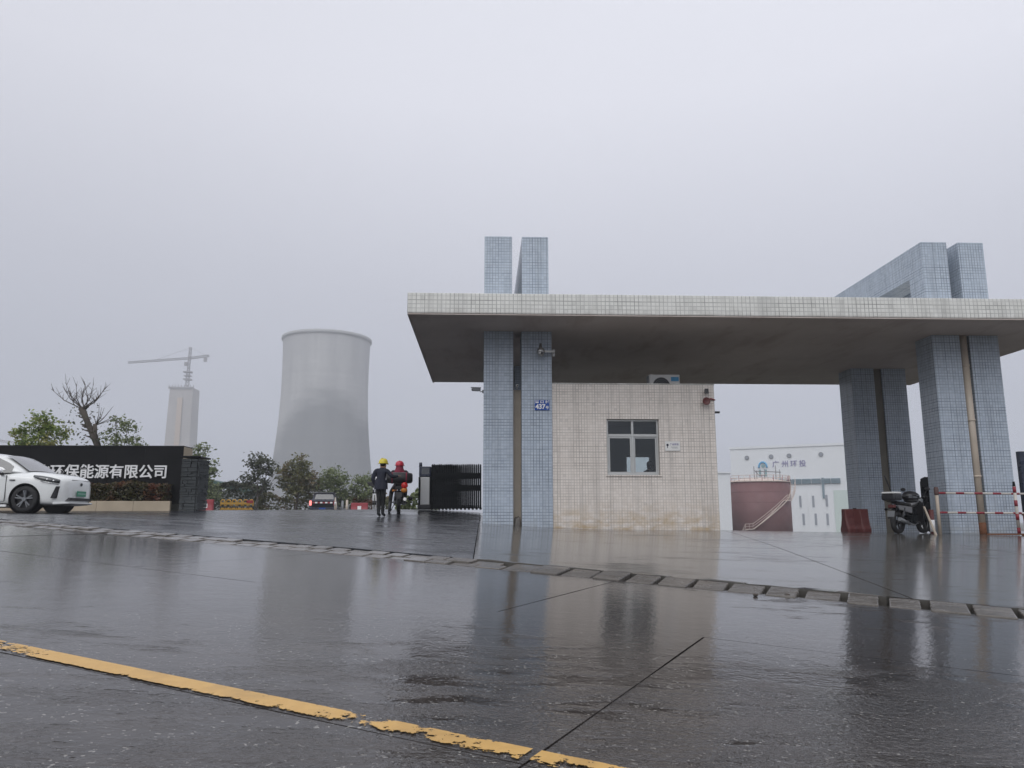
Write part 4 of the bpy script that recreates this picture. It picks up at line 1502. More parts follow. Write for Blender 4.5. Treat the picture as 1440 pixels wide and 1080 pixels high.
# parked motorcycle by the right-hand pillars
b2 = motorcycle(at(11.22, 20.15), R(-58), 'black motorcycle with pale side panels parked by the right pillars', mat('silver_paint', (0.17, 0.17, 0.175), 0.35, 0.3))
for ch in b2.children:
    base = ch.name.split('.')[0]
    swap = {'number_plate': M_GREYMETAL, 'tail_light': M_DULLRED, 'turn_signal': M_GATE, 'engine': M_GATE, 'fork': M_GATE, 'headlight': M_GREYMETAL, 'exhaust': M_GREYMETAL}.get(base)
    if swap:
        ch.data.materials[0] = swap
    for cc in ch.children:
        cc.data.materials[0] = M_BLACKP
b2.scale = (0.94, 0.94, 0.94)
m = MB(); m.hexa([(-0.24, 0.30, 0.30), (0.24, 0.30, 0.30), (0.24, 0.34, 0.30), (-0.24, 0.34, 0.30)], [(-0.30, 0.22, 0.86), (0.30, 0.22, 0.86), (0.30, 0.26, 0.86), (-0.30, 0.26, 0.86)]); m.build('leg_shield', M_BLACKP, b2, bevel=0.015)
m = MB(); m.box(-0.20, 0.20, -1.02, -0.62, 0.90, 1.08); m.build('top_case', M_BLACKP, b2, bevel=0.05)
m = MB(); m.box(-0.19, 0.19, -1.01, -0.63, 1.082, 1.135); m.build('top_case_lid', M_WHITEP, b2, bevel=0.03)
m = MB(); m.tube([(-0.02, -0.80, 1.15), (0.02, -1.12, 1.58)], 0.018, 8); m.build('flag_stick', M_BLACKP, b2)
t = empty('helmet', at(11.32, 20.2, 0.82), R(20), label='black round helmet resting on the saddle of the parked motorcycle', cat='helmet')
m = MB(); m.sphere((0, 0, 0.145), 0.16, 22, 14, (1.55, 1.2, 0.9)); m.build('shell', M_BLACKP, t)
m = MB(); m.lathe([(0.13, 0.0), (0.17, 0.02), (0.17, 0.05), (0.13, 0.06)], 20); m.build('rim_band', M_RUBBER, t)
m = MB(); m.loft([[(0.252 * math.cos(a) * 0.98, -0.197 * abs(math.sin(a)) - 0.002, z) for a in [PI * (0.2 + 0.06 * i) for i in range(11)]] for z in (0.10, 0.18)], closed=False, caps=False); m.build('visor', M_DARKGLASS, t)

# ------------------------------------------------------------------ retractable gates
fr_mesh = None


def retract_gate(loc, rz, n, pitch, label, head=True):
    """folding driveway gate: a row of upright hoops linked by crossed bars"""
    global fr_mesh
    t = empty('folding_gate', loc, rz, label=label, cat='gate')
    if fr_mesh is None:
        m = MB()
        H = 1.53
        for yy in (-0.17, 0.17):
            m.box(-0.027, 0.027, yy - 0.025, yy + 0.025, 0.12, H - 0.1)
        m.tube([(0, -0.17, H - 0.1), (0, -0.14, H - 0.03), (0, 0, H), (0, 0.14, H - 0.03), (0, 0.17, H - 0.1)], 0.026, 6)
        for zz, hh in ((0.32, 0.12), (0.62, 0.22), (1.0, 0.10), (1.28, 0.22)):
            m.box(-0.0265, 0.0265, -0.168, 0.168, zz, zz + hh)
        m.box(-0.03, 0.03, -0.2, 0.2, 0.05, 0.15)
        fr_mesh = m.mesh('hoop', M_GATE)
        bars = MB()
        bars.bar((-0.03, 0, -0.19), (0.03, 0, 0.19), 0.012, 0.03)
        retract_gate.bar = bars.mesh('cross_bar', M_GATE)
        m = MB(); m.lathe([(0.045, -0.015), (0.045, 0.015)], 12, (0, 0, 0.045), 'y')
        retract_gate.wheel = m.mesh('caster', M_RUBBER)
    r2 = random.Random(n)
    x = 0.42
    for k in range(n):
        place(fr_mesh, 'hoop', t, (x, 0, r2.uniform(-0.008, 0.008)))
        step = pitch * (0.93 if k < n * 0.5 else 1.03) * r2.uniform(0.97, 1.03)
        if k < n - 1:
            for zc_ in (0.73, 1.14):
                for s_ in (1, -1):
                    place(retract_gate.bar, 'cross_bar', t, (x + step / 2, -0.2 + 0.008 * s_, zc_), sc=(s_ * step / 0.06, 1, 0.9))
        if k % 2 == 0:
            for yy in (-0.17, 0.17):
                place(retract_gate.wheel, 'caster', t, (x, yy, 0))
        x += step
    if head:
        m = MB(); m.box(0.03, 0.345, -0.24, 0.24, 0.18, 1.10); m.build('head_panel', M_STEEL, t, bevel=0.01)
        m = MB(); m.box(-0.02, 0.385, -0.26, 0.26, 1.103, 1.46); m.build('head_top', M_NAVY, t, bevel=0.03)
        m = MB(); m.box(-0.03, 0.028, -0.26, 0.26, 0.10, 1.102); m.box(0.347, 0.39, -0.26, 0.26, 0.10, 1.102); m.build('head_side', M_GATE, t)
        m = MB(); m.box(-0.04, 0.40, -0.27, 0.27, 0.02, 0.178); m.build('head_base', M_BLACKP, t, bevel=0.02)
        m = MB(); m.tube([(0.02, -0.1, 1.45), (0.02, -0.1, 1.60)], [0.06, 0.05], 14); m.build('warning_lamp', M_NAVY, t)
        m = MB(); m.box(0.07, 0.33, -0.266, -0.262, 1.20, 1.40); m.build('display', M_DARKGLASS, t)
    return t


g0 = retract_gate(at(-2.17, 26.5), 0, 27, 0.065, 'dark folding driveway gate drawn back beside the leftmost pillar')
g0.rotation_euler = (0, R(-0.3), 0)
g1 = retract_gate(at(11.98, 21.25), R(6), 16, 0.085, 'dark green folding gate parked between the right-hand pillars', head=False)

# ------------------------------------------------------------------ right-hand gate side
def striped(a, b, r, n, parent, name='rail'):
    a, b = Vector(a), Vector(b)
    m = MB(); m.tube([a, b], r, 10)
    o = m.build(name, M_OFFW, parent)
    for k in range(n):
        if k % 2 == 0:
            p, q = a.lerp(b, (k + 0.05) / n), a.lerp(b, (k + 0.95) / n)
            m = MB(); m.tube([p, q], r * 1.06, 10); m.build('red_band', M_RED, o)
    return o


z0 = G(12.6, 19.3)
t = empty('barrier_rail', (12.6, 19.3, z0), label='red and white striped guard rail in front of the right pillars', cat='guard rail')
for zz, dz in ((1.05, -0.03), (0.56, -0.03)):
    striped((-1.10, 0, zz), (2.5, 0, zz + dz), 0.026, 15, t)
striped((0.92, -0.03, 0.02), (0.92, -0.03, 1.22), 0.038, 7, t, 'post')
m = MB(); m.tube([(0.92, -0.03, 1.2), (0.92, -0.03, 1.34)], [0.04, 0.025], 8); m.build('post_cap', M_GATE, t)
m = MB(); m.tube([(-1.10, 0, -0.05), (-1.10, 0, 1.18)], 0.042, 10); m.build('post', M_INFILL, t)
m = MB(); m.lathe([(0.05, 1.0), (0.055, 1.03), (0.055, 1.16), (0.04, 1.2)], 12, (-1.10, 0, 0)); m.build('post_cap', mat('brown_cap', (0.09, 0.05, 0.045), 0.6), t)
m = MB(); m.box(-0.03, 1.3, -0.2, -0.15, 0.005, 0.04); m.build('floor_rail', M_RUST, t)
t = empty('barrier_pedestal', at(13.62, 18.95), label='rusty orange barrier pedestal at the right edge of the forecourt', cat='pedestal')
m = MB(); m.box(-0.10, 0.16, -0.12, 0.12, -0.03, 0.5); m.build('box', M_ORANGE, t, bevel=0.02)
m = MB(); m.box(-0.15, 0.25, -0.17, 0.17, -0.1, 0.03); m.build('base_plate', M_RUST, t)
m = MB(); m.box(-0.12, 0.18, -0.14, 0.14, 0.502, 0.54); m.build('lid', M_DULLRED, t, bevel=0.01)
t = empty('red_bollard', at(11.58, 19.75), label='short red and white bollard behind the striped rail', cat='bollard')
m = MB(); m.tube([(0, 0, -0.05), (0, 0, 0.62)], 0.06, 12); m.build('post', M_DULLRED, t)
m = MB(); m.lathe([(0.064, 0.06), (0.064, 0.36)], 12); m.build('white_band', M_LETTER, t)
t = empty('leaning_board', at(11.32, 19.15), R(12), label='narrow pale board leaning beside the parked motorcycle', cat='board')
m = MB(); m.hexa([(-0.025, 0.0, -0.02), (0.025, 0.0, -0.02), (0.025, 0.03, -0.02), (-0.035, 0.03, -0.02)], [(-0.09, 0.25, 0.70), (-0.05, 0.25, 0.70), (-0.05, 0.28, 0.70), (-0.09, 0.28, 0.70)]); m.build('plank', M_INFILL, t)
t = empty('blue_gate_frame', at(14.62, 20.45), label='dark blue steel gate frame at the right edge of the pillars', cat='gate frame')
m = MB(); m.box(-0.07, 0.07, -0.07, 0.07, -0.1, 2.22); m.build('post', M_NAVY, t)
m = MB(); m.box(0.071, 1.2, -0.045, 0.045, 1.98, 2.08); m.build('arm', M_NAVY, t)
m = MB()
for k in range(14):
    m.box(0.13 + k * 0.075, 0.145 + k * 0.075, -0.012, 0.012, 0.2, 1.979)
for k in range(16):
    m.box(0.08, 1.18, 0.0125, 0.02, 0.25 + k * 0.11, 0.262 + k * 0.11)
m.build('wire_mesh', M_STEEL, t)
m = MB(); m.box(1.181, 1.26, -0.045, 0.045, 0.1, 2.08); m.build('end_post', M_NAVY, t)


def water_barrier(loc, rz, L, H, W, m_, label, group=None):
    t = empty('road_barrier', loc, rz, label=label, cat='road barrier', group=group)
    m = MB()
    m.loft([[(x, w * s, z) for (s, z) in ((-1, 0.0), (-1, 0.16 * H), (-0.75, 0.3 * H), (-0.5, 0.62 * H), (-0.42, H * 0.96), (-0.36, H), (0.36, H), (0.42, H * 0.96), (0.5, 0.62 * H), (0.75, 0.3 * H), (1, 0.16 * H), (1, 0))]
            for x, w in ((-L / 2, W * 0.40), (-L / 2 + 0.05, W / 2), (-L * 0.17, W / 2), (-L * 0.13, W * 0.42), (L * 0.13, W * 0.42), (L * 0.17, W / 2), (L / 2 - 0.05, W / 2), (L / 2, W * 0.40))], smooth=False)
    m.build('body', m_, t, bevel=0.015)
    m = MB(); m.lathe([(0.05, H), (0.05, H + 0.03)], 12, (0, 0, 0)); m.build('filler_cap', M_BLACKP, t)
    for sy in (-1, 1):
        m = MB(); m.hexa([(-0.11, sy * W * 0.285, H * 0.42), (0.11, sy * W * 0.285, H * 0.42), (0.11, sy * W * 0.265, H * 0.42), (-0.11, sy * W * 0.265, H * 0.42)],
                         [(-0.11, sy * W * 0.235, H * 0.72), (0.11, sy * W * 0.235, H * 0.72), (0.11, sy * W * 0.215, H * 0.72), (-0.11, sy * W * 0.215, H * 0.72)]); m.build('reflector', M_LETTER if m_ is M_REDPL else M_DULLRED, t)
    return t


water_barrier(at(10.66, 22.0), R(8), 0.76, 0.66, 0.42, M_DULLRED, 'weathered dark red plastic barrier standing by the rear right pillars')

# ------------------------------------------------------------------ guard at the desk in the booth
J3 = {'pelvis': (0, 0, 0.52, (0.17, 0.14)), 'waist': (0, 0.02, 0.68, (0.16, 0.12)), 'chest': (0.0, 0.05, 0.88, (0.19, 0.13)),
      'collar': (0.0, 0.08, 1.03, (0.12, 0.10)), 'neck': (0.0, 0.11, 1.10, 0.055), 'head': (0.0, 0.15, 1.20, (0.078, 0.092)), 'crown': (0.0, 0.15, 1.285, (0.062, 0.075)),
      'shoulder_r': (0.19, 0.08, 1.00, 0.075), 'elbow_r': (0.27, 0.20, 0.78, 0.058), 'wrist_r': (0.15, 0.42, 0.80, 0.04), 'palm_r': (0.12, 0.50, 0.80, (0.04, 0.024)),
      'shoulder_l': (-0.19, 0.08, 1.00, 0.075), 'elbow_l': (-0.27, 0.20, 0.78, 0.058), 'wrist_l': (-0.15, 0.42, 0.80, 0.04), 'palm_l': (-0.12, 0.50, 0.80, (0.04, 0.024)),
      'hip_r': (0.10, 0.05, 0.50, 0.10), 'knee_r': (0.12, 0.46, 0.50, 0.072), 'ankle_r': (0.12, 0.44, 0.10, 0.05), 'toe_r': (0.12, 0.58, 0.045, (0.045, 0.035)),
      'hip_l': (-0.10, 0.05, 0.50, 0.10), 'knee_l': (-0.12, 0.46, 0.50, 0.072), 'ankle_l': (-0.12, 0.44, 0.10, 0.05), 'toe_l': (-0.12, 0.58, 0.045, (0.045, 0.035))}


def sm_sit(p, J):
    if p.z > J['neck'][2] - 0.02: return 3
    for s in ('_r', '_l'):
        if (p - Vector(J['palm' + s][:3])).length < 0.06: return 3
    if p.z < 0.15: return 2
    return 1 if p.z < 0.62 and p.y > -0.2 else 0


p3 = person((4.74, 22.3, 1.84), R(-60), J3, MATP, 'person with dark hair sitting inside the booth, seen through its window', sm_sit)
face(p3, 0.0, 0.155, 1.21)
m = MB(); m.sphere((0, 0.135, 1.245), 0.108, 18, 12, (0.92, 1.0, 0.95)); m.sphere((0, 0.11, 1.17), 0.09, 14, 10, (0.95, 0.8, 1.1)); m.build('hair', M_HAIR, p3)
t = empty('office_stool', (4.74, 22.3, 1.34), R(-60), label='raised dark stool under the person in the booth', cat='stool')
m = MB(); m.lathe([(0.21, 0.86), (0.22, 0.89), (0.20, 0.92)], 18); m.build('seat', M_BLACKP, t)
m = MB(); m.tube([(0, 0, 0.05), (0, 0, 0.86)], 0.03, 10); m.build('column', M_STEEL, t)
m = MB(); m.lathe([(0.25, 0.0), (0.24, 0.04), (0.05, 0.06)], 18); m.build('base', M_GREYMETAL, t)
m = MB(); m.tube([(0.2 * math.cos(a), 0.2 * math.sin(a), 0.5) for a in [i * PI / 8 for i in range(16)]], 0.012, 6, closed=True); m.build('foot_ring', M_STEEL, t)

# ------------------------------------------------------------------ white car
def white_car(loc, rz):
    t = empty('parked_car', loc, rz, label='white compact car with green number plate in front of the dark name wall', cat='car')
    L = 4.42
    # stations along the length (x from nose backwards, so nose at x=0): half width, sill z, waist z, top z (bonnet / tail deck), top half width
    st = [(0.00, 0.44, 0.34, 0.64, 0.78, 0.40), (-0.04, 0.62, 0.23, 0.69, 0.875, 0.57), (-0.14, 0.78, 0.18, 0.74, 0.94, 0.69), (-0.32, 0.87, 0.17, 0.80, 0.985, 0.73),
          (-0.60, 0.905, 0.18, 0.86, 1.025, 0.75), (-0.95, 0.915, 0.19, 0.89, 1.055, 0.76), (-1.20, 0.905, 0.19, 0.91, 1.06, 0.77), (-1.60, 0.90, 0.19, 0.92, 1.00, 0.78),
          (-2.30, 0.905, 0.19, 0.935, 1.0, 0.78), (-3.00, 0.905, 0.19, 0.955, 1.0, 0.78), (-3.55, 0.91, 0.20, 0.98, 1.03, 0.76), (-3.95, 0.90, 0.22, 0.98, 1.05, 0.74),
          (-4.25, 0.85, 0.26, 0.95, 1.06, 0.70), (-4.38, 0.76, 0.32, 0.90, 1.03, 0.64), (-4.42, 0.62, 0.42, 0.84, 0.95, 0.54)]
    secs = []
    for x, w, zb, zm, zt, wt in st:
        half = [(0.0, zb), (w * 0.86, zb), (w * 0.965, zb + 0.07), (w * 0.985, zb + (zm - zb) * 0.45), (w, zb + (zm - zb) * 0.72), (w * 0.985, zm - 0.02), (w * 0.955, zm + 0.01), (wt, zm + (zt - zm) * 0.75), (wt * 0.6, zt), (0.0, zt + 0.012)]
        ring = [(x, y, z) for y, z in half] + [(x, -y, z) for y, z in reversed(half[1:-1])]
        secs.append(ring)
    m = MB()
    m.loft(secs)
    body = m.build('body', M_WHITEPAINT, t)
    ss = body.modifiers.new('sub', 'SUBSURF'); ss.levels = 2; ss.render_levels = 2
    FX, RX, WR = -0.94, -3.62, 0.335
    cut = []
    for wx in (FX, RX):
        for sy in (-1, 1):
            c = MB(); c.lathe([(0.39, -0.20), (0.39, 0.30)], 36, (wx, sy * 0.80, 0.345), 'y', smooth=False)
            o = c.build('cutter', M_BLACKP); o.parent = None
            cut.append(o)
    dg = bpy.context.evaluated_depsgraph_get()
    me = bpy.data.meshes.new_from_object(body.evaluated_get(dg))
    body.modifiers.clear(); body.data = me
    body.parent = None
    boolean_cut(body, cut)
    body.parent = t
    for p in body.data.polygons: p.use_smooth = True
    try:
        body.data.set_sharp_from_angle(angle=R(38))
    except Exception:
        pass
    # wheel wells
    for wx in (FX, RX):
        for sy in (-1, 1):
            m = MB(); m.lathe([(0.388, -0.19 * sy), (0.388, 0.09 * sy)], 28, (wx, sy * 0.80, 0.345), 'y'); m.f.pop(); m.mi.pop(); m.sm.pop()
            m.build('wheel_well', M_BLACKP, t, fix=False)
            m = MB(); n = 32
            m.lathe([(0.225, -0.10), (0.30, -0.105), (0.33, -0.08), (WR, 0.0), (0.33, 0.08), (0.30, 0.105), (0.225, 0.10)], n, (0, 0, 0), 'y', cap=False)
            wh = m.build('wheel', M_RUBBER, t); wh.location = (wx, sy * 0.79, WR)
            m = MB()
            m.lathe([(0.228, -0.09), (0.215, -0.05), (0.215, 0.05), (0.228, 0.09)], n, (0, 0, 0), 'y', cap=False)
            m.lathe([(0.215, sy * 0.02), (0.0001, sy * 0.02)], n, (0, 0, 0), 'y', cap=False)
            m.build('rim', M_BLACKP, wh, fix=False)
            m = MB()
            for k in range(5):
                a = k * 2 * PI / 5 + 0.3
                for da in (-0.16, 0.16):
                    p = Vector((0.05 * math.cos(a), sy * 0.07, 0.05 * math.sin(a)))
                    q = Vector((0.222 * math.cos(a + da), sy * 0.095, 0.222 * math.sin(a + da)))
                    m.bar(p, q, 0.03, 0.028)
            m.lathe([(0.055, sy * 0.05), (0.05, sy * 0.105)], 14, (0, 0, 0), 'y')
            m.build('spokes', M_GREYMETAL, wh)
    # cabin: white pillars and roof, dark glass set flush in them
    def sec(x, zb, zt, wb, wt, crown=0.03):
        half = [(wb, zb), (wb * 0.97 + wt * 0.03, zb + (zt - zb) * 0.25), (wt + (wb - wt) * 0.28, zb + (zt - zb) * 0.75), (wt, zt - 0.03), (wt * 0.88, zt), (wt * 0.45, zt + crown * 0.8), (0, zt + crown)]
        return [(x, y, z) for y, z in half] + [(x, -y, z) for y, z in reversed(half[:-1])]
    cab = [(-0.98, 0.985, 1.00, 0.72, 0.70), (-1.24, 0.98, 1.175, 0.80, 0.68), (-1.50, 0.97, 1.345, 0.835, 0.64), (-1.78, 0.96, 1.475, 0.85, 0.62), (-2.25, 0.96, 1.53, 0.855, 0.62), (-3.1, 0.97, 1.52, 0.855, 0.62), (-3.6, 0.98, 1.445, 0.85, 0.61), (-3.98, 1.0, 1.31, 0.80, 0.60), (-4.28, 1.02, 1.07, 0.74, 0.66)]
    m = MB(); m.loft([sec(*c) for c in cab])
    cb_ = m.build('cabin', M_WHITEPAINT, t)
    ss = cb_.modifiers.new('sub', 'SUBSURF'); ss.levels = 1; ss.render_levels = 2
    def prof(x):
        for i in range(len(cab) - 1):
            if cab[i][0] >= x >= cab[i + 1][0]:
                k = (cab[i][0] - x) / (cab[i][0] - cab[i + 1][0])
                return [cab[i][j] * (1 - k) + cab[i + 1][j] * k for j in range(5)]
        return cab[-1]
    # windscreen
    m = MB()
    rows = []
    for x in (-1.02, -1.15, -1.28, -1.41, -1.54, -1.68):
        _, zb, zt, wb, wt = prof(x)
        rows.append([(x + 0.030, yy * wt * 0.95, zt + 0.022 + 0.03 * (1 - yy * yy)) for yy in (-1, -0.6, -0.2, 0.2, 0.6, 1)])
    m.loft(rows, closed=False, caps=False)
    m.build('windscreen', M_DARKGLASS, t)
    m = MB()
    rows = []
    for x in (-3.74, -3.9, -4.08, -4.24):
        _, zb, zt, wb, wt = prof(x)
        rows.append([(x - 0.03, yy * wt * 0.92, zt + 0.028 + 0.02 * (1 - yy * yy)) for yy in (-1, -0.5, 0, 0.5, 1)])
    m.loft(rows, closed=False, caps=False)
    m.build('rear_window', M_DARKGLASS, t)
    for sy in (-1, 1):
        for xa, xb in ((-1.36, -2.36), (-2.44, -3.30), (-3.36, -3.80)):
            m = MB(); rows = []
            N = 7
            for i in range(N + 1):
                x = xa + (xb - xa) * i / N
                _, zb, zt, wb, wt = prof(x)
                zlo = zb + 0.025
                zhi = max(zlo + 0.02, zt - 0.085)
                r_ = []
                for k in range(4):
                    z = zlo + (zhi - zlo) * k / 3
                    f = (z - zb) / (zt - zb)
                    w = wb + (wt - wb) * f + 0.014 * math.sin(PI * min(1, f))
                    r_.append((x, sy * (w + 0.016), z))
                rows.append(r_)
            m.loft(rows, closed=False, caps=False)
            m.build('side_window', M_DARKGLASS, t)
        # lamps, mirror, door, vents
        m = MB(); m.loft([[(-0.16, sy * 0.775, 0.735), (-0.16, sy * 0.735, 0.82)], [(-0.34, sy * 0.862, 0.765), (-0.34, sy * 0.82, 0.875)], [(-0.55, sy * 0.905, 0.81), (-0.55, sy * 0.87, 0.915)], [(-0.74, sy * 0.915, 0.88), (-0.74, sy * 0.895, 0.93)], ], closed=False, caps=False)
        hl = m.build('headlight', M_DARKGLASS, t)
        sd_ = hl.modifiers.new('solid', 'SOLIDIFY'); sd_.thickness = 0.05; sd_.offset = 0
        for k, (xx, yy, zz) in enumerate(((-0.28, 0.825, 0.80), (-0.42, 0.868, 0.83))):
            m = MB(); m.sphere((xx, sy * (yy + 0.02), zz), 0.03, 10, 8, (1, 0.5, 0.8)); m.build('lamp_lens', M_CHROME, hl)
        m = MB(); m.tube([(-0.17, sy * 0.79, 0.71), (-0.34, sy * 0.878, 0.742), (-0.56, sy * 0.922, 0.79)], 0.010, 6); m.build('lamp_trim', M_CHROME, hl)
        m = MB(); m.hexa([(-0.20, sy * 0.850, 0.36), (-0.29, sy * 0.895, 0.36), (-0.27, sy * 0.80, 0.36), (-0.18, sy * 0.75, 0.36)], [(-0.155, sy * 0.815, 0.66), (-0.20, sy * 0.845, 0.66), (-0.18, sy * 0.75, 0.66), (-0.14, sy * 0.72, 0.66)]); m.build('corner_intake', M_BLACKP, t)
        m = MB(); m.sphere((-1.55, sy * 1.0, 1.03), 0.10, 14, 10, (0.75, 1.0, 0.62)); mi = m.build('side_mirror', M_WHITEPAINT, t)
        m = MB(); m.bar((-1.55, sy * 0.86, 0.95), (-1.55, sy * 0.96, 1.0), 0.08, 0.04); m.sphere((-1.54, sy * 1.0, 0.985), 0.09, 12, 8, (0.6, 0.9, 0.45)); m.build('mirror_foot', M_BLACKP, mi)
        m = MB(); m.box(-1.2, -1.33, sy * 0.906, sy * 0.925, 0.80, 0.825); m.build('fender_vent', M_BLACKP, t)
        for (xa, xb) in ((-1.42, -2.40), (-2.42, -3.25)):
            m = MB()
            for (p, q) in (((xa, 0.28), (xa, 0.93)), ((xa, 0.28), (xb, 0.28)), ((xb, 0.28), (xb, 0.94))):
                m.bar((p[0], sy * 0.897, p[1]), (q[0], sy * 0.897, q[1]), 0.014, 0.014)
            dr = m.build('door', M_BLACKP, t)
            m = MB(); m.box(xb + 0.12, xb + 0.30, sy * 0.895, sy * 0.935, 0.80, 0.83); m.build('handle', M_WHITEPAINT, dr, bevel=0.008)
        m = MB(); m.box(-1.36, -3.22, sy * 0.84, sy * 0.905, 0.14, 0.20); m.build('side_skirt', M_WHITEPAINT, t, bevel=0.01)
        m = MB(); m.box(-4.40, -4.22, sy * 0.55, sy * 0.86, 0.80, 0.90); m.build('tail_light', M_REDLENS, t, bevel=0.02)
    m = MB(); m.hexa([(0.012, -0.56, 0.30), (0.012, 0.56, 0.30), (-0.18, 0.70, 0.30), (-0.18, -0.70, 0.30)], [(0.016, -0.50, 0.38), (0.016, 0.50, 0.38), (-0.18, 0.66, 0.38), (-0.18, -0.66, 0.38)]); m.build('lower_grille', M_BLACKP, t)
    m = MB(); m.hexa([(0.03, -0.60, 0.225), (0.03, 0.60, 0.225), (-0.25, 0.84, 0.20), (-0.25, -0.84, 0.20)], [(0.035, -0.60, 0.265), (0.035, 0.60, 0.265), (-0.25, 0.84, 0.26), (-0.25, -0.84, 0.26)]); m.build('front_lip', M_WHITEPAINT, t, bevel=0.012)
    m = MB(); m.box(0.018, 0.034, -0.22, 0.22, 0.42, 0.56); pl = m.build('number_plate', M_GREENPL, t)
    m = MB(); m.box(0.0345, 0.036, -0.20, 0.20, 0.475, 0.505); m.build('plate_print', mat('pale_green', (0.3, 0.5, 0.42), 0.5), pl)
    m = MB(); m.lathe([(0.045, 0.0), (0.04, 0.015)], 14, (0.0, 0, 0.735), 'x'); m.build('emblem', M_BLACKP, t)
    m = MB(); m.bar((-0.03, -0.42, 0.835), (-0.03, 0.42, 0.835), 0.012, 0.012); m.build('bonnet_gap', M_BLACKP, t)
    return t


white_car((-10.66, 20.92, G(-11.6, 20.9) + 0.004), R(0))

# ------------------------------------------------------------------ company name wall
SW = (-10.40, 27.0, 1.80)
wall = empty('name_wall', SW, label='long black company name wall with white raised characters', cat='sign wall')
m = MB(); m.box(-13.0, -0.02, 0.035, 0.80, -0.3, 2.17); m.build('core', M_BEIGE, wall)
for k in range(10):
    x1 = -0.004 - k * 1.3
    m = MB(); m.box(x1 - 1.295, x1, 0.0, 0.034, 0.05, 2.185); m.build('face_panel', M_BLACKWALL, wall)
m = MB(); m.box(-13.0, 0.0, 0.0, 0.82, 2.187, 2.215); m.build('coping', M_BLACKWALL, wall)
m = MB(); m.box(-0.018, 0.012, 0.036, 0.80, -0.2, 2.18); m.build('end_panel', M_BEIGE, wall)
name = '化环保能源有限公司'
for k, ch in enumerate(name):
    xx = -0.72 - (len(name) - 1 - k) * 0.497
    text_obj(ch, 0.50, 0.018, M_LETTER, 'raised_character', wall, (xx, -0.022, 1.285), (R(90), 0, 0), 0.007)
# raised bed in front with a clipped hedge
bed = empty('planter_bed', (-10.4, 26.3, 1.80), label='low beige planter edging under the name wall', cat='planter')
for k in range(9):
    m = MB(); m.box(-0.0 - (k + 1) * 1.2 + 0.006, -k * 1.2, -0.12, 0.0, -0.2, 0.30); m.build('edging_block', M_BEIGE, bed, bevel=0.008)
m = MB(); m.box(-10.8, -0.02, 0.005, 0.69, -0.2, 0.22); m.build('soil', M_SOIL, bed)


def leaf_quads(mbx, pts, size, rnd, mi=0):
    for p in pts:
        d = Vector((rnd.gauss(0, 1), rnd.gauss(0, 1), rnd.gauss(0, 0.7)))
        d = d.normalized() if d.length > 1e-3 else Vector((1, 0, 0))
        n = Vector((rnd.gauss(0, 1), rnd.gauss(0, 1), rnd.gauss(0.6, 1)))
        w = d.cross(n)
        if w.length < 1e-3: continue
        w.normalize()
        s = size * rnd.uniform(0.6, 1.3)
        p = Vector(p)
        mbx.add([p - d * s * 0.5, p + w * s * 0.27, p + d * s * 0.5, p - w * s * 0.27], [(0, 1, 2, 3)], mi)


def hedge(name_, x0, x1, y0, y1, z0, z1, n, size, m_, label, seed=1, bumpy=0.12, base=None, cat='hedge', tags=True):
    rnd = random.Random(seed)
    o_ = empty(name_, ((x0 + x1) / 2, (y0 + y1) / 2, z0), label=label, cat=cat)
    q = gb(o_)
    pts = []
    for _ in range(n):
        x = rnd.uniform(x0, x1)
        top = z1 + bumpy * (math.sin(x * 1.7 + seed) * 0.5 + math.sin(x * 4.1) * 0.3 + rnd.uniform(-0.6, 0.5))
        f = rnd.random()
        if f < 0.45:
            pts.append((x, y0 + rnd.uniform(-0.05, 0.10), rnd.uniform(z0, top)))
        elif f < 0.8:
            pts.append((x, rnd.uniform(y0, y1), top + rnd.uniform(-0.08, 0.04)))
        else:
            pts.append((rnd.choice((x0, x1, x)) + rnd.uniform(-.06, .06), rnd.uniform(y0, y1), rnd.uniform(z0, top)))
    leaf_quads(q, pts, size, rnd)
    q.build('foliage', m_, o_, fix=False)
    q = gb(o_)
    for _ in range(max(6, int((x1 - x0) * 3))):
        x, y = rnd.uniform(x0 + .1, x1 - .1), rnd.uniform(y0 + .1, max(y0 + .11, y1 - .1))
        zt = z0 + (z1 - z0) * rnd.uniform(0.6, 0.9)
        q.tube([(x, y, z0 - 0.1), (x + rnd.uniform(-.1, .1), y, (z0 + zt) / 2), (x + rnd.uniform(-.2, .2), y, zt)], [0.025, 0.018, 0.008], 5)
    q.build('stems', M_BARK, o_)
    return o_


hedge('clipped_hedge', -16.0, -10.72, 26.42, 26.92, 1.98, 2.64, 8000, 0.10, M_LEAFR, 'reddish clipped hedge growing in the bed under the name wall', 3, 0.10)

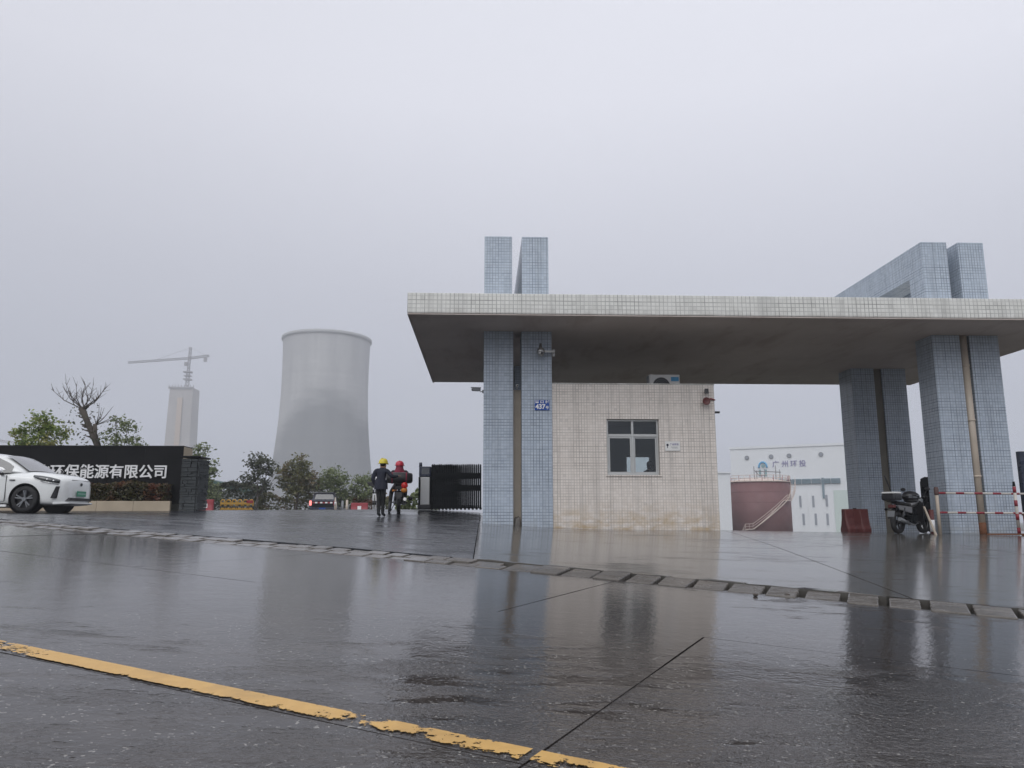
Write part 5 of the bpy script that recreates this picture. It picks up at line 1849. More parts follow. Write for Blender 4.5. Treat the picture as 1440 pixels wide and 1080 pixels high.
# pier of rough ledge stone at the end of the wall
t = empty('stone_pier', (-9.83, 26.6, 1.80), label='dark ledge-stone pier at the end of the name wall', cat='stone pier')
rs = random.Random(11)
zc = -0.1
while zc < 1.70:
    h = rs.uniform(0.075, 0.15)
    if zc + h > 1.74: h = 1.74 - zc
    xa = -0.26
    cuts = sorted([rs.uniform(-0.15, 0.15)] + ([rs.uniform(-0.2, 0.2)] if rs.random() < 0.5 else []))
    edges_ = [-0.26] + [c for c in cuts if True] + [0.26]
    for a, b in zip(edges_[:-1], edges_[1:]):
        if b - a < 0.05: continue
        m = MB(); m.box(a + 0.004, b - 0.004, -0.46 - rs.uniform(0, 0.035), 0.50, zc + 0.004, zc + h - 0.004)
        m.build('ledge_stone', M_DARKSTONE, t, bevel=0.008, seg=1)
    ya = -0.44
    while ya < 0.48:
        yb = min(0.50, ya + rs.uniform(0.2, 0.5))
        m = MB(); m.box(0.262, 0.285 + rs.uniform(0, 0.045), ya + 0.004, yb - 0.004, zc + 0.004, zc + h - 0.004)
        m.build('ledge_stone', M_DARKSTONE, t, bevel=0.006, seg=1)
        ya = yb
    zc += h
m = MB(); m.box(-0.30, 0.34, -0.50, 0.54, 1.745, 1.80); m.build('cap_stone', M_BLACKWALL, t, bevel=0.01)

# ------------------------------------------------------------------ trees
def tree(name_, base, blobs, nleaf, size, lm, bm_, label, seed, trunk_r=0.09, stems=1, cat='tree', group=None, hollow=0.35):
    """blobs: foliage masses (x, y, z, rx, ry, rz) in world metres; limbs run from the trunk into each"""
    rnd = random.Random(seed)
    o_ = empty(name_, base, label=label, cat=cat, group=group)
    bx, by, bz = base
    q = gb(o_)
    zs_ = [b[2] for b in blobs]
    fork = bz + (min(zs_) - bz) * 0.62
    cx = sum(b[0] for b in blobs) / len(blobs)
    cyy = sum(b[1] for b in blobs) / len(blobs)
    trunks = []
    for s_ in range(stems):
        ox, oy = (rnd.uniform(-.25, .25), rnd.uniform(-.2, .2)) if stems > 1 else (0, 0)
        fx, fy = bx + (cx - bx) * 0.6 + ox * 1.6, by + (cyy - by) * 0.6 + oy * 1.6
        r0 = trunk_r * (1.0 if stems == 1 else 0.6)
        q.tube([(bx + ox, by + oy, bz - 0.25), ((bx + ox + fx) / 2 + rnd.uniform(-.06, .06), (by + oy + fy) / 2, (bz + fork) / 2), (fx, fy, fork)], [r0 * 1.15, r0 * 0.92, r0 * 0.8], 8)
        trunks.append((fx, fy, fork, r0 * 0.8))
    tips = []
    for (x, y, z, rx, ry, rz) in blobs:
        fx, fy, fz, r0 = rnd.choice(trunks)
        mid = Vector(((fx + x) / 2 + rnd.uniform(-.15, .15), (fy + y) / 2, (fz + z) / 2 - rz * 0.1))
        q.tube([(fx, fy, fz - 0.03), mid, (x, y, z)], [r0 * 0.75, r0 * 0.5, r0 * 0.3], 6)
        for _ in range(5):
            d = Vector((rnd.gauss(0, 1), rnd.gauss(0, 1), rnd.gauss(0.4, 0.8))).normalized()
            e_ = Vector((x + d.x * rx * 0.85, y + d.y * ry * 0.85, z + d.z * rz * 0.85))
            a = Vector((x, y, z)).lerp(mid, rnd.uniform(0, 0.5))
            q.tube([a, a.lerp(e_, 0.5) + Vector((0, 0, 0.05)), e_], [r0 * 0.28, r0 * 0.18, r0 * 0.07], 5)
            tips.append(e_)
    q.build('trunk', bm_, o_)
    q = gb(o_)
    vol = [b[3] * b[4] * b[5] for b in blobs]
    tv = sum(vol)
    for b, v in zip(blobs, vol):
        n = int(nleaf * v / tv)
        k = max(3, n // 26)                      # leaves gather in sprays with gaps between
        for _ in range(k):
            d = Vector((rnd.gauss(0, 1), rnd.gauss(0, 1), rnd.gauss(0, 1))).normalized()
            rr_ = hollow + (1.04 - hollow) * rnd.random() ** 0.6
            c = Vector((b[0] + d.x * b[3] * rr_, b[1] + d.y * b[4] * rr_, b[2] + d.z * b[5] * rr_))
            sp = size * rnd.uniform(1.0, 2.2)
            leaf_quads(q, [c + Vector((rnd.gauss(0, sp * .6), rnd.gauss(0, sp * .6), rnd.gauss(0, sp * .42))) for _ in range(26)], size, rnd)
    q.build('crown', lm, o_, fix=False)
    return o_


def blobset(cx, cy, cz, rx, ry, rz, n, seed, k=0.5):
    rnd = random.Random(seed)
    out = []
    for _ in range(n):
        d = Vector((rnd.gauss(0, 1), rnd.gauss(0, 1), rnd.gauss(0, 1))).normalized() * rnd.uniform(0.25, 0.72)
        s = rnd.uniform(0.8, 1.15) * k
        out.append((cx + d.x * rx, cy + d.y * ry, cz + d.z * rz, rx * s, ry * s, rz * s))
    return out


# behind the name wall
tree('small_tree', (-18.75, 33, 1.85), [(-18.75, 33, 5.35, .55, .6, .6), (-19.35, 33, 4.9, .5, .5, .5), (-18.1, 33.1, 4.95, .55, .55, .55), (-18.75, 32.8, 4.5, .6, .6, .45), (-18.2, 33, 4.3, .5, .5, .4), (-19.4, 33, 4.3, .5, .5, .35), (-18.45, 33, 5.5, .4, .4, .4)],
     3000, 0.145, M_LEAF1, M_BARK, 'bright green bushy tree showing above the left end of the name wall', 21, 0.10, 3)
# storm-damaged leaning tree: bare lopped trunk with thin whips from its head
t = empty('leaning_tree', (-15.6, 33.2, 1.85), label='leaning lopped tree with bare whips above the name wall', cat='tree')
q = gb(t)
rt = random.Random(5)
q.tube([(-15.55, 33.2, 1.6), (-15.95, 33.2, 3.3), (-16.45, 33.2, 4.7), (-16.95, 33.2, 5.65), (-17.22, 33.2, 6.2)], [0.20, 0.165, 0.135, 0.115, 0.14], 12)
q.tube([(-16.35, 33.2, 4.5), (-16.5, 33.1, 5.1), (-16.55, 33.1, 5.5)], [0.11, 0.08, 0.085], 8)
for _ in range(16):
    a = Vector((-16.4 + rt.uniform(-.9, .2), 33.2, 0)); zf = rt.uniform(3.5, 6.0)
    x = -15.95 - (zf - 3.3) * 0.44
    q.tube([(x, 33.2, zf), (x + rt.choice((-1, 1)) * 0.25, 33.15, zf + 0.06)], [0.05, 0.02], 5)
q.build('trunk', M_BARK, t)
q = gb(t)
heads = [(-18.35, 6.95), (-18.0, 7.1), (-17.85, 7.25), (-17.55, 7.25), (-17.35, 7.3), (-17.05, 7.3), (-16.8, 7.25), (-16.55, 7.1), (-16.15, 7.15), (-16.3, 6.7), (-17.7, 6.9), (-17.2, 7.05)]
for i, (hx, hz) in enumerate(heads):
    a = Vector((-17.22 + rt.uniform(-.16, .16), 33.2 + rt.uniform(-.1, .1), 6.15))
    b = Vector((hx, 33.2 + rt.uniform(-.5, .5), hz))
    md_ = a.lerp(b, 0.5) + Vector((0.10 * (1 if hx > -17.2 else -1), 0, -0.06))
    q.tube([a, md_, b], [0.026, 0.017, 0.007], 5)
    for _ in range(7):
        s_ = md_.lerp(b, rt.uniform(-0.4, 0.9))
        e_ = s_ + Vector((rt.uniform(-.3, .3), rt.uniform(-.3, .3), rt.uniform(.15, .45)))
        q.tube([s_, s_.lerp(e_, .5), e_], [0.010, 0.007, 0.004], 4)
for _ in range(8):
    a = Vector((-16.5, 33.1, 5.45)); e_ = a + Vector((rt.uniform(-.15, .9), rt.uniform(-.3, .3), rt.uniform(.3, 1.0)))
    q.tube([a, a.lerp(e_, .5) + Vector((.05, 0, 0)), e_], [0.02, 0.013, 0.005], 4)
q.build('whips', M_BARK, t)
q = gb(t)
pts = []
for _ in range(240):
    z = rt.uniform(3.9, 6.4)
    x = -15.95 - (z - 3.3) * 0.44 + rt.gauss(0, 0.45)
    pts.append((x, 33.2 + rt.uniform(-.4, .4), z))
leaf_quads(q, pts, 0.13, rt)
q.build('sparse_leaves', M_LEAF4, t, fix=False)
tree('loose_bush', (-15.4, 33.6, 1.85), [(-15.9, 33.6, 4.85, .6, .5, .55), (-15.2, 33.6, 5.0, .55, .5, .55), (-14.75, 33.6, 4.55, .5, .5, .42), (-14.3, 33.6, 4.2, .45, .5, .32), (-15.6, 33.6, 4.3, .65, .5, .4), (-15.35, 33.6, 5.55, .30, .3, .25), (-15.9, 33.5, 5.75, .22, .2, .2)],
     1500, 0.14, M_LEAF2, M_BARK, 'loose grey-green shrub right of the leaning lopped tree', 23, 0.07, 3, 'shrub')

# trees along the drive beyond the gate
tree('small_tree', (-20.6, 57, 1.8), [(-20.55, 57, 6.35, .55, .6, .6), (-20.9, 57, 5.3, .8, .8, .7), (-20.1, 57, 5.2, .65, .7, .6), (-20.6, 57, 4.2, 1.0, .9, .7), (-20.0, 57, 3.5, .8, .8, .6)], 2600, 0.25, M_LEAF2, M_BARKL, 'green young tree behind the dark stone pier', 31, 0.09, group=None)
tree('small_tree', (-16.7, 58, 1.8), [(-16.6, 58, 5.75, .75, .7, .65), (-16.1, 58, 5.15, .6, .6, .6), (-17.1, 58, 5.0, .6, .6, .6), (-17.4, 58, 4.2, .65, .6, .5), (-16.3, 58, 4.0, .6, .6, .45)], 1500, 0.24, M_LEAF4, M_BARK, 'dark sparse young tree just left of the cooling tower foot', 32, 0.08, hollow=0.2)
tree('small_tree', (-13.9, 58, 1.8), [(-13.9, 58, 5.6, .75, .8, .75), (-14.6, 58, 4.8, .8, .8, .75), (-13.2, 58, 4.8, .85, .8, .75), (-13.9, 58, 4.0, 1.2, .9, .8), (-13.0, 58, 3.8, .8, .8, .7)], 3600, 0.23, M_LEAF3, M_BARK, 'fullest olive tree in front of the cooling tower', 33, 0.10)
tree('small_tree', (-11.2, 58, 1.8), [(-11.2, 58, 4.7, .75, .7, .6), (-11.8, 58, 4.2, .65, .7, .6), (-10.6, 58, 4.3, .65, .7, .6), (-11.2, 58, 3.5, 1.0, .8, .6), (-10.6, 58, 3.1, .7, .7, .5)], 2500, 0.22, M_LEAF2, M_BARK, 'rounded green tree just behind the dark pickup', 34, 0.08)
tree('small_tree', (-9.1, 58, 1.8), [(-9.1, 58, 4.55, .6, .6, .6), (-9.5, 58, 3.9, .6, .6, .6), (-8.7, 58, 3.9, .6, .6, .6), (-9.2, 58, 3.2, .7, .6, .5)], 1500, 0.21, M_LEAF2, M_BARK, 'thin green tree nearest the striped camera pole', 35, 0.07)
hedge('tall_hedge', -22.5, -17.0, 60, 61.5, 1.7, 4.1, 4200, 0.26, M_LEAF4, 'tall dark hedge beyond the yellow guard rail', 41, 0.25)
hedge('low_hedge', -17.0, -7.4, 59.5, 60.5, 1.7, 3.1, 4200, 0.24, M_LEAF3, 'low olive hedge under the row of young trees', 42, 0.35)
hedge('reddish_shrubs', -9.6, -8.2, 57.2, 57.8, 1.7, 2.95, 900, 0.18, M_LEAFR, 'reddish shrubs at the foot of the thin green tree', 44, 0.3, cat='shrubs')
hedge('verge_grass', -3.7, -2.0, 33, 34, 1.75, 2.45, 900, 0.2, M_LEAF2, 'grassy weeds on the crest left of the folding gate', 43, 0.35, cat='weeds')

# ------------------------------------------------------------------ traffic things beyond the gate
water_barrier((-15.85, 45, 1.80), R(5), 0.85, 0.82, 0.42, M_REDPL, 'red plastic road barrier beside the stone pier')
water_barrier((-7.45, 47, 1.80), R(4), 1.0, 0.68, 0.42, M_REDPL, 'red plastic road barrier with pale cap below the thin tree')
t = empty('yellow_guard_rail', (-14.1, 45, 1.80), label='row of yellow and black hoop guards beyond the drive crest', cat='guard rail')
for k in range(6):
    x = -0.8 + k * 0.32
    m = MB(); m.tube([(x - 0.11, 0, 0), (x - 0.11, 0, 0.72), (x - 0.06, 0, 0.80), (x + 0.06, 0, 0.80), (x + 0.11, 0, 0.72), (x + 0.11, 0, 0)], 0.04, 8); hp = m.build('hoop', M_YELLOW, t)
    m = MB(); m.tube([(x - 0.11, 0, 0.3), (x - 0.11, 0, 0.45)], 0.043, 8); m.tube([(x + 0.11, 0, 0.3), (x + 0.11, 0, 0.45)], 0.043, 8); m.build('black_band', M_BLACKP, hp)
for zz in (0.30, 0.60):
    m = MB(); m.box(-0.92, 0.92, -0.035, 0.035, zz - 0.06, zz + 0.06); m.build('rail', M_YELLOW, t)
m = MB(); m.box(0.55, 0.92, -0.06, 0.06, 0.62, 0.78); m.build('red_cap', M_RED, t)

# dark pickup seen from behind
def pickup(loc, rz):
    t = empty('pickup_truck', loc, rz, label='dark pickup truck with lit brake lamps driving away beyond the gate', cat='pickup truck')
    m = MB()
    m.loft([[(w * sx, y, z) for sx, z in ((-1, zl), (-1, zh), (-0.96, zh + 0.04), (0.96, zh + 0.04), (1, zh), (1, zl))] for y, w, zl, zh in ((-2.55, 0.88, 0.5, 0.98), (-2.5, 0.90, 0.42, 1.0), (0.9, 0.92, 0.4, 1.0), (2.0, 0.90, 0.4, 0.98), (2.5, 0.82, 0.45, 0.85))], smooth=False)
    m.build('body', M_NAVY, t, bevel=0.03)
    m = MB()
    m.loft([[(w * sx * f, y + dy * (z - 1.0), z) for sx, z, f in ((-1, 1.0, 1), (-1, 1.35, 0.93), (-0.86, 1.63, 0.86), (0.86, 1.63, 0.86), (1, 1.35, 0.93), (1, 1.0, 1))] for y, w, dy in ((-0.75, 0.86, 0.2), (-0.5, 0.87, 0.2), (0.6, 0.87, -0.5), (1.1, 0.85, -0.95))], smooth=False)
    m.build('cab', M_NAVY, t, bevel=0.03)
    m = MB(); m.hexa([(-0.68, -0.80, 1.12), (0.68, -0.80, 1.12), (0.68, -0.77, 1.12), (-0.68, -0.77, 1.12)], [(-0.58, -0.72, 1.48), (0.58, -0.72, 1.48), (0.58, -0.69, 1.48), (-0.58, -0.69, 1.48)]); m.build('rear_window', M_DARKGLASS, t)
    m = MB(); m.box(-0.72, 0.72, -2.575, -2.55, 0.52, 0.96); tg = m.build('tailgate', M_GATE, t, bevel=0.01)
    for k in range(8):
        m = MB(); m.box(-0.68 + k * 0.17, -0.52 + k * 0.17, -2.585, -2.576, 0.80, 0.90); m.build('reflective_strip', M_LETTER if k % 2 else M_REDPL, tg)
    for sx, mm in ((-1, M_BRAKE), (1, M_REDPL)):
        m = MB(); m.box(sx * 0.74, sx * 0.89, -2.585, -2.50, 0.66, 0.98); m.build('tail_light', mm, t, bevel=0.01)
    m = MB(); m.box(-0.9, 0.9, -2.68, -2.56, 0.38, 0.51); m.build('bumper', M_NAVY, t, bevel=0.02)
    m = MB(); m.box(-0.22, 0.22, -2.695, -2.681, 0.39, 0.50); m.build('number_plate', M_BLUESIGN, t)
    m = MB()
    for sx in (-1, 1):
        m.tube([(sx * 0.78, -0.5, 1.02), (sx * 0.72, -0.75, 1.5)], 0.035, 8)
    m.tube([(-0.72, -0.78, 1.56), (0.72, -0.78, 1.56)], 0.035, 8); m.build('roll_bar', M_BLACKP, t)
    for sx in (-1, 1):
        for yy in (-1.55, 1.6):
            m = MB(); m.lathe([(0.2, -0.11), (0.34, -0.11), (0.36, 0.0), (0.34, 0.11), (0.2, 0.11)], 24, (0, 0, 0), 'x'); wh = m.build('wheel', M_RUBBER, t); wh.location = (sx * 0.80, yy, 0.36)
            m = MB(); m.lathe([(0.2, -0.12), (0.2, 0.12)], 18, (0, 0, 0), 'x'); m.build('rim', M_GREYMETAL, wh)
        m = MB(); m.sphere((sx * 1.02, 0.75, 1.08), 0.13, 10, 8, (0.8, 0.5, 0.8)); m.build('side_mirror', M_BLACKP, t)
    return t


pk = pickup((-11.55, 57.0, 1.80), R(8))

# striped camera pole at the gate
t = empty('camera_pole', (-5.72, 40.5, 1.80), label='thin striped pole with dark camera head left of the standing person', cat='camera pole')
for dx in (0.0, 0.13):
    m = MB(); m.tube([(dx, 0, 0), (dx, 0, 2.15 + dx)], 0.045, 10); pp = m.build('pole', M_LETTER, t)
    for k in range(7):
        if k % 2 == 1 or dx > 0 and k > 2:
            m = MB(); m.tube([(dx, 0, 0.15 + k * 0.29), (dx, 0, 0.36 + k * 0.29)], 0.0475, 10); m.build('black_band', M_BLACKP, pp)
m = MB(); m.hexa([(-0.30, -0.12, 1.50), (0.02, -0.12, 1.30), (0.02, 0.12, 1.30), (-0.30, 0.12, 1.50)], [(-0.36, -0.12, 1.60), (0.06, -0.12, 1.62), (0.06, 0.12, 1.62), (-0.36, 0.12, 1.60)]); m.build('camera_head', M_BLACKP, t, bevel=0.02)
for dx in (-0.10, 0.20):
    m = MB(); m.box(dx - 0.05, dx + 0.05, -0.05, 0.05, 1.85, 2.05); m.build('lamp_box', M_GREYMETAL, t)
t = empty('yellow_bollard', (-5.42, 40.5, 1.80), label='yellow bollard beside the striped camera pole', cat='bollard')
m = MB(); m.tube([(0, 0, 0), (0, 0, 0.9)], 0.07, 12); m.sphere((0, 0, 0.9), 0.07, 12, 6); m.build('post', M_YELLOW, t)
m = MB(); m.lathe([(0.073, 0.55), (0.073, 0.7)], 12); m.build('black_band', M_BLACKP, t)
t = empty('marker_post', (-8.62, 45.5, 1.80), label='slim pale marker post just right of the pickup', cat='bollard', group='pale posts beyond the gate')
m = MB(); m.tube([(0, 0, 0), (0, 0, 0.96)], [0.06, 0.035], 10); m.build('post', M_PIPE, t)
m = MB(); m.lathe([(0.058, 0.55), (0.053, 0.7)], 10); m.build('white_band', M_LETTER, t)
labs = ['leftmost of the short pale posts behind the marker post', 'middle one of the short pale posts behind the marker post', 'rightmost of the short pale posts, nearest the red barrier']
for k, lx in enumerate((-10.0, -9.55, -9.25)):
    t = empty('short_post', (lx, 53.0, 1.80), label=labs[k], cat='bollard', group='pale posts beyond the gate')
    m = MB(); m.tube([(0, 0, 0), (0, 0, 0.82 + 0.06 * k)], 0.08, 10); m.sphere((0, 0, 0.82 + 0.06 * k), 0.08, 10, 6); m.build('post', M_PIPE if k != 1 else M_GREYMETAL, t)

# shed with a dark green roof
t = empty('green_roof_shed', (-29.0, 90, 1.5), label='low shed with dark green sheet roof behind the trees', cat='shed')
m = MB(); m.box(-2.6, 2.4, -2, 4, -0.5, 3.2); m.build('wall', mat('grey_sheet_wall', (0.22, 0.24, 0.24), 0.7), t)
m = MB(); m.hexa([(-2.9, -2.3, 3.9), (2.7, -2.3, 2.9), (2.7, 4.3, 2.9), (-2.9, 4.3, 3.9)], [(-2.9, -2.3, 4.6), (2.7, -2.3, 3.5), (2.7, 4.3, 3.5), (-2.9, 4.3, 4.6)]); m.build('roof', M_GREENROOF, t)
m = MB(); m.box(-1.2, -0.2, -2.05, -2.0, 2.4, 3.0); m.build('window', M_LETTER, t)

# ------------------------------------------------------------------ plant on the right: tank and white hall
TX, TY, TR, TZ0, TZ1 = 53.5, 150.0, 6.2, -3.4, 8.55
tank = empty('storage_tank', (TX, TY, TZ0), label='round oxide-red storage tank with a pale zigzag stair', cat='storage tank')
m = gb(tank); m.lathe([(TR, TZ0), (TR, TZ1)], 72, (TX, TY, 0)); m.build('shell', M_TANK, tank)
m = gb(tank); m.lathe([(TR + 0.16, TZ1), (TR + 0.16, TZ1 + 0.14), (TR * 0.5, TZ1 + 0.75), (0.001, TZ1 + 0.95)], 72, (TX, TY, 0)); m.build('roof', M_STAIR, tank)
for k in range(1, 6):
    z = TZ0 + k * 2.0
    m = gb(tank); m.lathe([(TR + 0.02, z), (TR + 0.03, z + 0.03), (TR + 0.02, z + 0.06)], 72, (TX, TY, 0), cap=False); m.build('weld_band', M_TANK, tank)
rl = MB(); rl.M = Matrix.Translation((-TX, -TY, -TZ0))
for zz in (0.55, 1.1):
    rl.tube([(TX + (TR + .05) * math.cos(a), TY + (TR + .05) * math.sin(a), TZ1 + 0.14 + zz) for a in [i * PI / 36 for i in range(72)]], 0.05, 6, closed=True)
ro = rl.build('roof_rail', M_STAIR, tank)
for k in range(36):
    a = k * PI / 18
    m = gb(tank); m.tube([(TX + (TR + .05) * math.cos(a), TY + (TR + .05) * math.sin(a), TZ1 + 0.1), (TX + (TR + .05) * math.cos(a), TY + (TR + .05) * math.sin(a), TZ1 + 1.24)], 0.05, 5)
    m.build('rail_post', M_STAIR if k % 2 else M_REDPL, ro)


def on_tank(dx, z, out=0.4):
    a = math.asin(max(-1, min(1, dx / TR)))
    return Vector((TX + (TR + out) * math.sin(a), TY - (TR + out) * math.cos(a), z))


stair = None
path = [(-4.5, -2.0), (-3.9, -0.35), (-2.9, -0.3), (3.0, 5.0), (4.0, 5.05), (5.2, 6.7), (5.95, 8.5)]
full = []
for (a, za), (b, zb) in zip(path[:-1], path[1:]):
    for k in range(8):
        full.append((a + (b - a) * k / 8, za + (zb - za) * k / 8))
full.append(path[-1])
m = gb(tank)
for out, zo, r in ((0.1, 0, 0.10), (0.9, 0, 0.10), (0.95, 1.0, 0.05), (0.95, 0.55, 0.04)):
    m.tube([on_tank(a, z + zo, out) for a, z in full], r, 5)
stair = m.build('stair', M_STAIR, tank)
for i in range(0, len(full) - 1, 2):
    a, z = full[i]
    m = gb(tank); m.bar(on_tank(a, z - .02, 0.1), on_tank(a, z - .02, 0.9), 0.42, 0.06); m.build('tread', M_STAIR, stair)
    if i % 4 == 0:
        m = gb(tank); m.tube([on_tank(a, z, 0.95), on_tank(a, z + 1.0, 0.95)], 0.035, 5); m.build('baluster', M_STAIR, stair)
# fittings on the tank roof
m = gb(tank)
for dx, hgt in ((-1.6, 3.0), (-1.1, 2.2), (0.4, 2.6), (2.6, 3.2), (3.4, 2.4)):
    m.tube([(TX + dx, TY - 3.5, TZ1 + 0.3), (TX + dx, TY - 3.5, TZ1 + hgt)], 0.07, 6)
m.tube([(TX - 1.4, TY - 3.5, TZ1 + 2.1), (TX + 3.6, TY - 3.5, TZ1 + 1.9)], 0.08, 6)
m.tube([(TX - 1.6, TY - 3.5, TZ1 + 2.3), (TX - 0.6, TY - 3.5, TZ1 + 1.2), (TX + 0.4, TY - 3.5, TZ1 + 1.3)], 0.06, 6)
m.build('vent_pipes', M_CRANE, tank)

hall = empty('process_hall', (104.9, 222.0, -3.4), R(-29), label='large white process hall with violet lettering behind the red tank', cat='industrial hall')
HW, HH, HD = 32.0, 26.4, 40.0
m = MB(); m.box(-HW, 12.0, 0, HD, 0, HH); m.build('wall', M_PLANT, hall)
m = MB(); m.box(-HW - 0.25, 12.25, -0.25, HD + .2, HH + 0.002, HH + 0.7); m.build('roof_edge', M_PLANT, hall)
for k in range(6):
    m = MB(); m.box(-HW + 0.3 + k * 7.2, -HW + 7.3 + k * 7.2, -0.12, -0.002, 0.2, 13.3); m.build('cladding_panel', M_PLANTG if k in (1, 4, 5) else M_PLANT, hall)
for k in range(7):
    m = MB(); m.box(-19.5 + k * 2.7, -19.5 + k * 2.7 + 2.5, -0.45, -0.003, 15.3, 16.8); lv = m.build('louvre', M_PLANTD, hall)
    for j in range(3):
        m = MB(); m.box(-19.5 + k * 2.7 + 0.05, -19.5 + k * 2.7 + 2.45, -0.6, -0.452, 15.45 + j * 0.45, 15.65 + j * 0.45); m.build('slat', M_PLANTD, lv)
m = MB(); m.box(-5.9, -5.3, -0.5, -0.121, 11.0, 17.0); m.build('duct', M_PLANTD, hall)
for (wx, z0_, z1_) in ((-15.6, 3.2, 6.6), (-11.6, 3.2, 6.6), (-8.2, 3.2, 6.6), (-5.0, 3.2, 6.6), (-16.2, 8.2, 11.6), (-12.2, 8.4, 11.8), (-8.6, 8.4, 11.8), (-4.9, 8.6, 12.0)):
    m = MB(); m.box(wx - 0.32, wx + 0.32, -0.2, -0.121, z0_, z1_); fr = m.build('window', M_PLANTW, hall)
    m = MB(); m.box(wx - 0.40, wx + 0.40, -0.26, -0.121, z0_ - 0.12, z0_ - 0.002); m.build('sill', M_PLANT, fr)
for (wx, zz) in ((-27.0, 23.65), (-19.8, 23.75), (-14.6, 23.85), (-5.6, 23.9)):
    m = MB(); m.lathe([(0.52, -0.3), (0.52, -0.002)], 20, (wx, 0, zz), 'y'); v_ = m.build('round_vent', M_PLANTW, hall)
    m = MB(); m.tube([(wx + 0.6 * math.cos(a), -0.2, zz + 0.6 * math.sin(a)) for a in [i * PI / 12 for i in range(24)]], 0.08, 6, closed=True); m.build('vent_ring', M_GREYMETAL, v_)
for ch, wx in zip('广州环投', (-18.6, -15.9, -13.4, -10.9)):
    text_obj(ch, 2.1, 0.06, M_PURPLE, 'sign_character', hall, (wx, -0.07, 21.3), (R(90), 0, 0), 0.015)
m = MB(); m.tube([(-22.4 + 1.15 * math.cos(a), -0.1, 20.7 + 1.45 * math.sin(a)) for a in [R(-10) + i * R(200) / 14 for i in range(15)]], 0.30, 8); lg = m.build('logo', M_LOGO, hall)
m = MB(); m.lathe([(0.55, -0.2), (0.55, -0.05)], 18, (-22.3, 0, 21.0), 'y'); m.build('logo_figure', mat('grey_green_logo', (0.20, 0.34, 0.36), 0.5), hall)
for lx in (-23.6, -21.9):
    m = MB(); m.box(lx, lx + 0.6, -0.2, -0.05, 17.9, 19.9); m.build('logo_leg', mat('grey_green_logo', (0.20, 0.34, 0.36), 0.5), hall)
t = empty('low_white_shed', (42.9, 140, -3.4), label='low white plant building left of the red tank', cat='industrial shed')
m = MB(); m.box(-6.5, 2.2, 0, 8, 0, 13.2); m.build('wall', M_PLANT, t)
m = MB(); m.box(-6.7, 2.4, -0.2, 8.2, 13.202, 13.5); m.build('roof_edge', M_PLANT, t)

# ------------------------------------------------------------------ cooling tower, stair-core shaft and cranes in the mist
CTX, CTY = -113.5, 545.0
ct = empty('cooling_tower', (CTX, CTY, -3), label='huge pale hyperbolic cooling tower fading into the mist', cat='cooling tower')
prof = []
for i in range(46):
    z = 6 + (128.2 - 6) * i / 45
    k = (z - 98.0)
    r = 30.1 * math.sqrt(1 + (k / (117.0 if k < 0 else 150.0)) ** 2)
    prof.append((r, z + 3))
m = MB(); m.lathe(prof + [(prof[-1][0] + 0.5, 131.4), (prof[-1][0] + 0.5, 132.4), (prof[-1][0] - 0.7, 132.4)], 96, cap=False)
inner = [(r - 0.8, z) for r, z in reversed(prof)]
m.lathe([(prof[-1][0] - 0.7, 132.4)] + inner, 96, cap=False)
m.build('shell', tower_mat(), ct, fix=False)
m = MB(); m.lathe([(prof[-1][0] + 0.1, 130.0), (prof[-1][0] + 1.0, 130.6), (prof[-1][0] + 1.0, 132.5), (prof[-1][0] + 0.52, 132.5)], 96, cap=False)
m.build('rim_ring', mat('weathered_rim', (0.36, 0.36, 0.36), 0.9), ct)
colm = MB(); colm.tube([(-2.2, 0, 0), (0, 0, 9.2)], 0.45, 8); colm.tube([(2.2, 0, 0), (0, 0, 9.2)], 0.45, 8)
cme = colm.mesh('raker_column', M_CONC)
for k in range(40):
    a = k * 2 * PI / 40
    rr_ = prof[0][0] + 0.5
    place(cme, 'raker_column', ct, (rr_ * math.cos(a), rr_ * math.sin(a), 0), (0, 0, a + PI / 2))

SHX, SHY = -272.5, 700.0
sh = empty('concrete_shaft', (SHX, SHY, -3), label='tall pale concrete shaft under construction beneath the crane', cat='shaft')
m = MB(); m.loft([[(sx * w, sy * w * 0.8, z) for sx, sy in ((-1, -1), (1, -1), (1, 1), (-1, 1))] for z, w in ((0, 11.9), (60, 11.3), (121.5, 10.4))], smooth=False)
m.build('shaft_wall', M_CONC, sh, bevel=0.6)
m = MB(); m.box(-2.3, 2.3, -9.9, -9.4, 0, 112); m.build('hoist_strip', mat('tan_formwork', (0.45, 0.36, 0.28), 0.9), sh)
m = MB()
for k in range(9):
    m.tube([(-10.8 + k * 2.7, -8.7, 121.5), (-10.8 + k * 2.7, -8.7, 124)], 0.3, 5)
m.box(-11.3, 11.3, -9.2, -8.9, 120.2, 122.0)
m.build('top_scaffold', M_CRANE, sh)


def lattice(m, a, b, w, n, r):
    """box lattice girder from a to b, w wide, n bays"""
    a, b = Vector(a), Vector(b)
    d = (b - a).normalized()
    u = d.cross(Vector((0, 1, 0))).normalized()
    v = Vector((0, 1, 0))
    cs = [(-1, -1), (1, -1), (1, 1), (-1, 1)]
    for x, y in cs:
        o_ = u * x * w / 2 + v * y * w / 2
        m.tube([a + o_, b + o_], r, 4)
    for k in range(n):
        p, q = a.lerp(b, k / n), a.lerp(b, (k + 1) / n)
        for (x, y), (x2, y2) in (((-1, -1), (1, -1)), ((1, 1), (-1, 1)), ((-1, 1), (-1, -1)), ((1, -1), (1, 1))):
            m.tube([p + u * x * w / 2 + v * y * w / 2, q + u * x2 * w / 2 + v * y2 * w / 2], r * 0.7, 4)


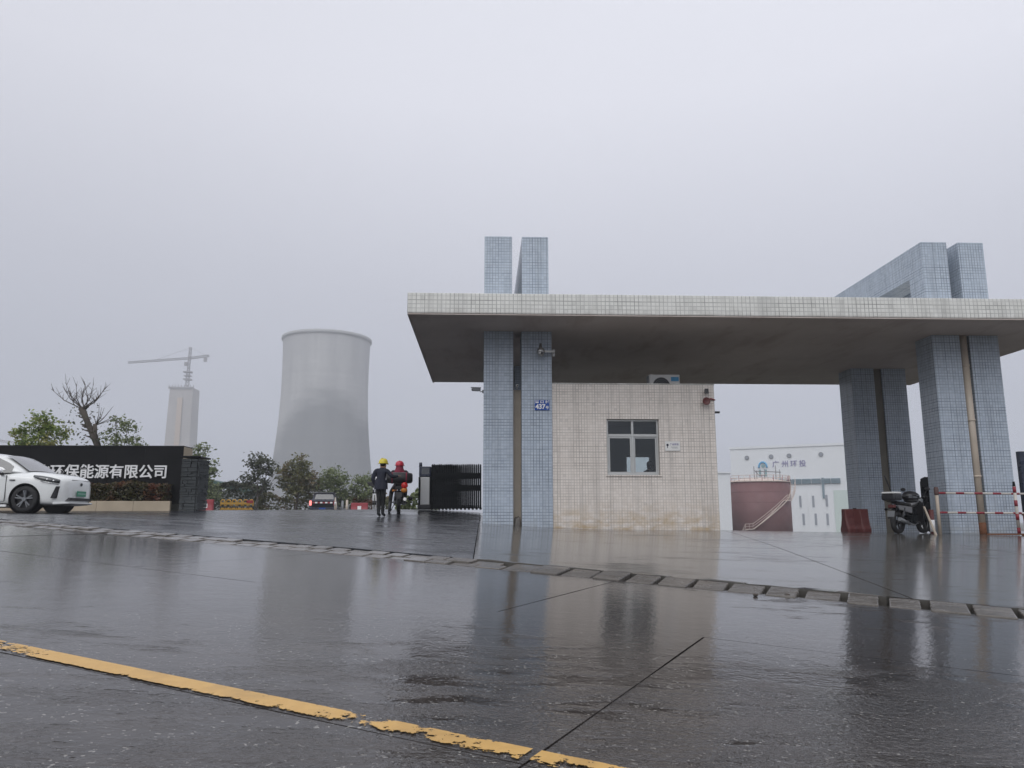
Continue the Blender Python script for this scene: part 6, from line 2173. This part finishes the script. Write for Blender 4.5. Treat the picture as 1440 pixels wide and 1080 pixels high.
def crane(loc, rz, label, H=146.0):
    t = empty('tower_crane', loc, rz, label=label, cat='tower crane', group='tower cranes in the mist')
    m = MB(); lattice(m, (0, 0, 0), (0, 0, H - 12), 2.4, 40, 0.28); m.build('mast', M_CRANE, t)
    m = MB(); lattice(m, (0, 0, H - 12), (0.6, 0, H + 12), 1.7, 7, 0.26); m.build('tower_head', M_CRANE, t)
    m = MB(); lattice(m, (0, 0, H + 1.5), (-55, 0, H - 3.0), 1.5, 30, 0.24); m.build('jib', M_CRANE, t)
    m = MB(); lattice(m, (0, 0, H + 1.5), (18, 0, H + 4.0), 1.6, 8, 0.30); cj = m.build('counter_jib', M_CRANE, t)
    m = MB(); m.box(13.5, 16, -1.2, 1.2, H - 1.6, H + 2.2); m.build('counterweight', M_CRANE, cj)
    m = MB(); m.box(-3.2, -0.5, -2.6, -1.2, H - 6, H - 2.5); m.build('cab', M_CRANE, t)
    m = MB(); m.tube([(0.6, 0, H + 11.5), (-30, 0, H - 0.2)], 0.16, 4); m.tube([(0.6, 0, H + 11.5), (15, 0, H + 4.3)], 0.16, 4); m.build('tie_rods', M_CRANE, t)
    m = MB(); m.box(-3.2, 3.2, -2.8, 2.8, H - 19, H - 17.8); m.box(-3.8, 3.4, -2.8, 2.8, H - 12, H - 11); m.box(-3.0, 3.0, -2.4, 2.4, H - 15.4, H - 14.6); m.build('climbing_frame', M_CRANE, t)
    return t


k1 = crane((-271.5, 702.0, 0.0), R(0), 'tower crane with long jib standing on top of the concrete shaft')
k2 = copy_tree(k1)
k2.location = (-452.0, 690.0, -76.0)
k2.rotation_euler = (0, 0, R(180))
k2['label'] = 'far tower crane whose jib tip enters at the left edge'

# ------------------------------------------------------------------ mist
hz = bpy.data.materials.new('mist')
hz.use_nodes = True
hn, hlk = hz.node_tree.nodes, hz.node_tree.links
hn.clear()
ho = hn.new('ShaderNodeOutputMaterial')
pv = hn.new('ShaderNodeVolumePrincipled')
pv.inputs['Color'].default_value = (0.92, 0.945, 1.0, 1)
pv.inputs['Density'].default_value = 0.00085
pv.inputs['Anisotropy'].default_value = 0.0
hlk.new(pv.outputs[0], ho.inputs['Volume'])
m = MB(); m.box(-1250, 1050, -330, 1350, -90, 178)
hb = m.build('haze', hz)
tag(hb, 'pale rain mist filling the air', None, None, 'stuff')
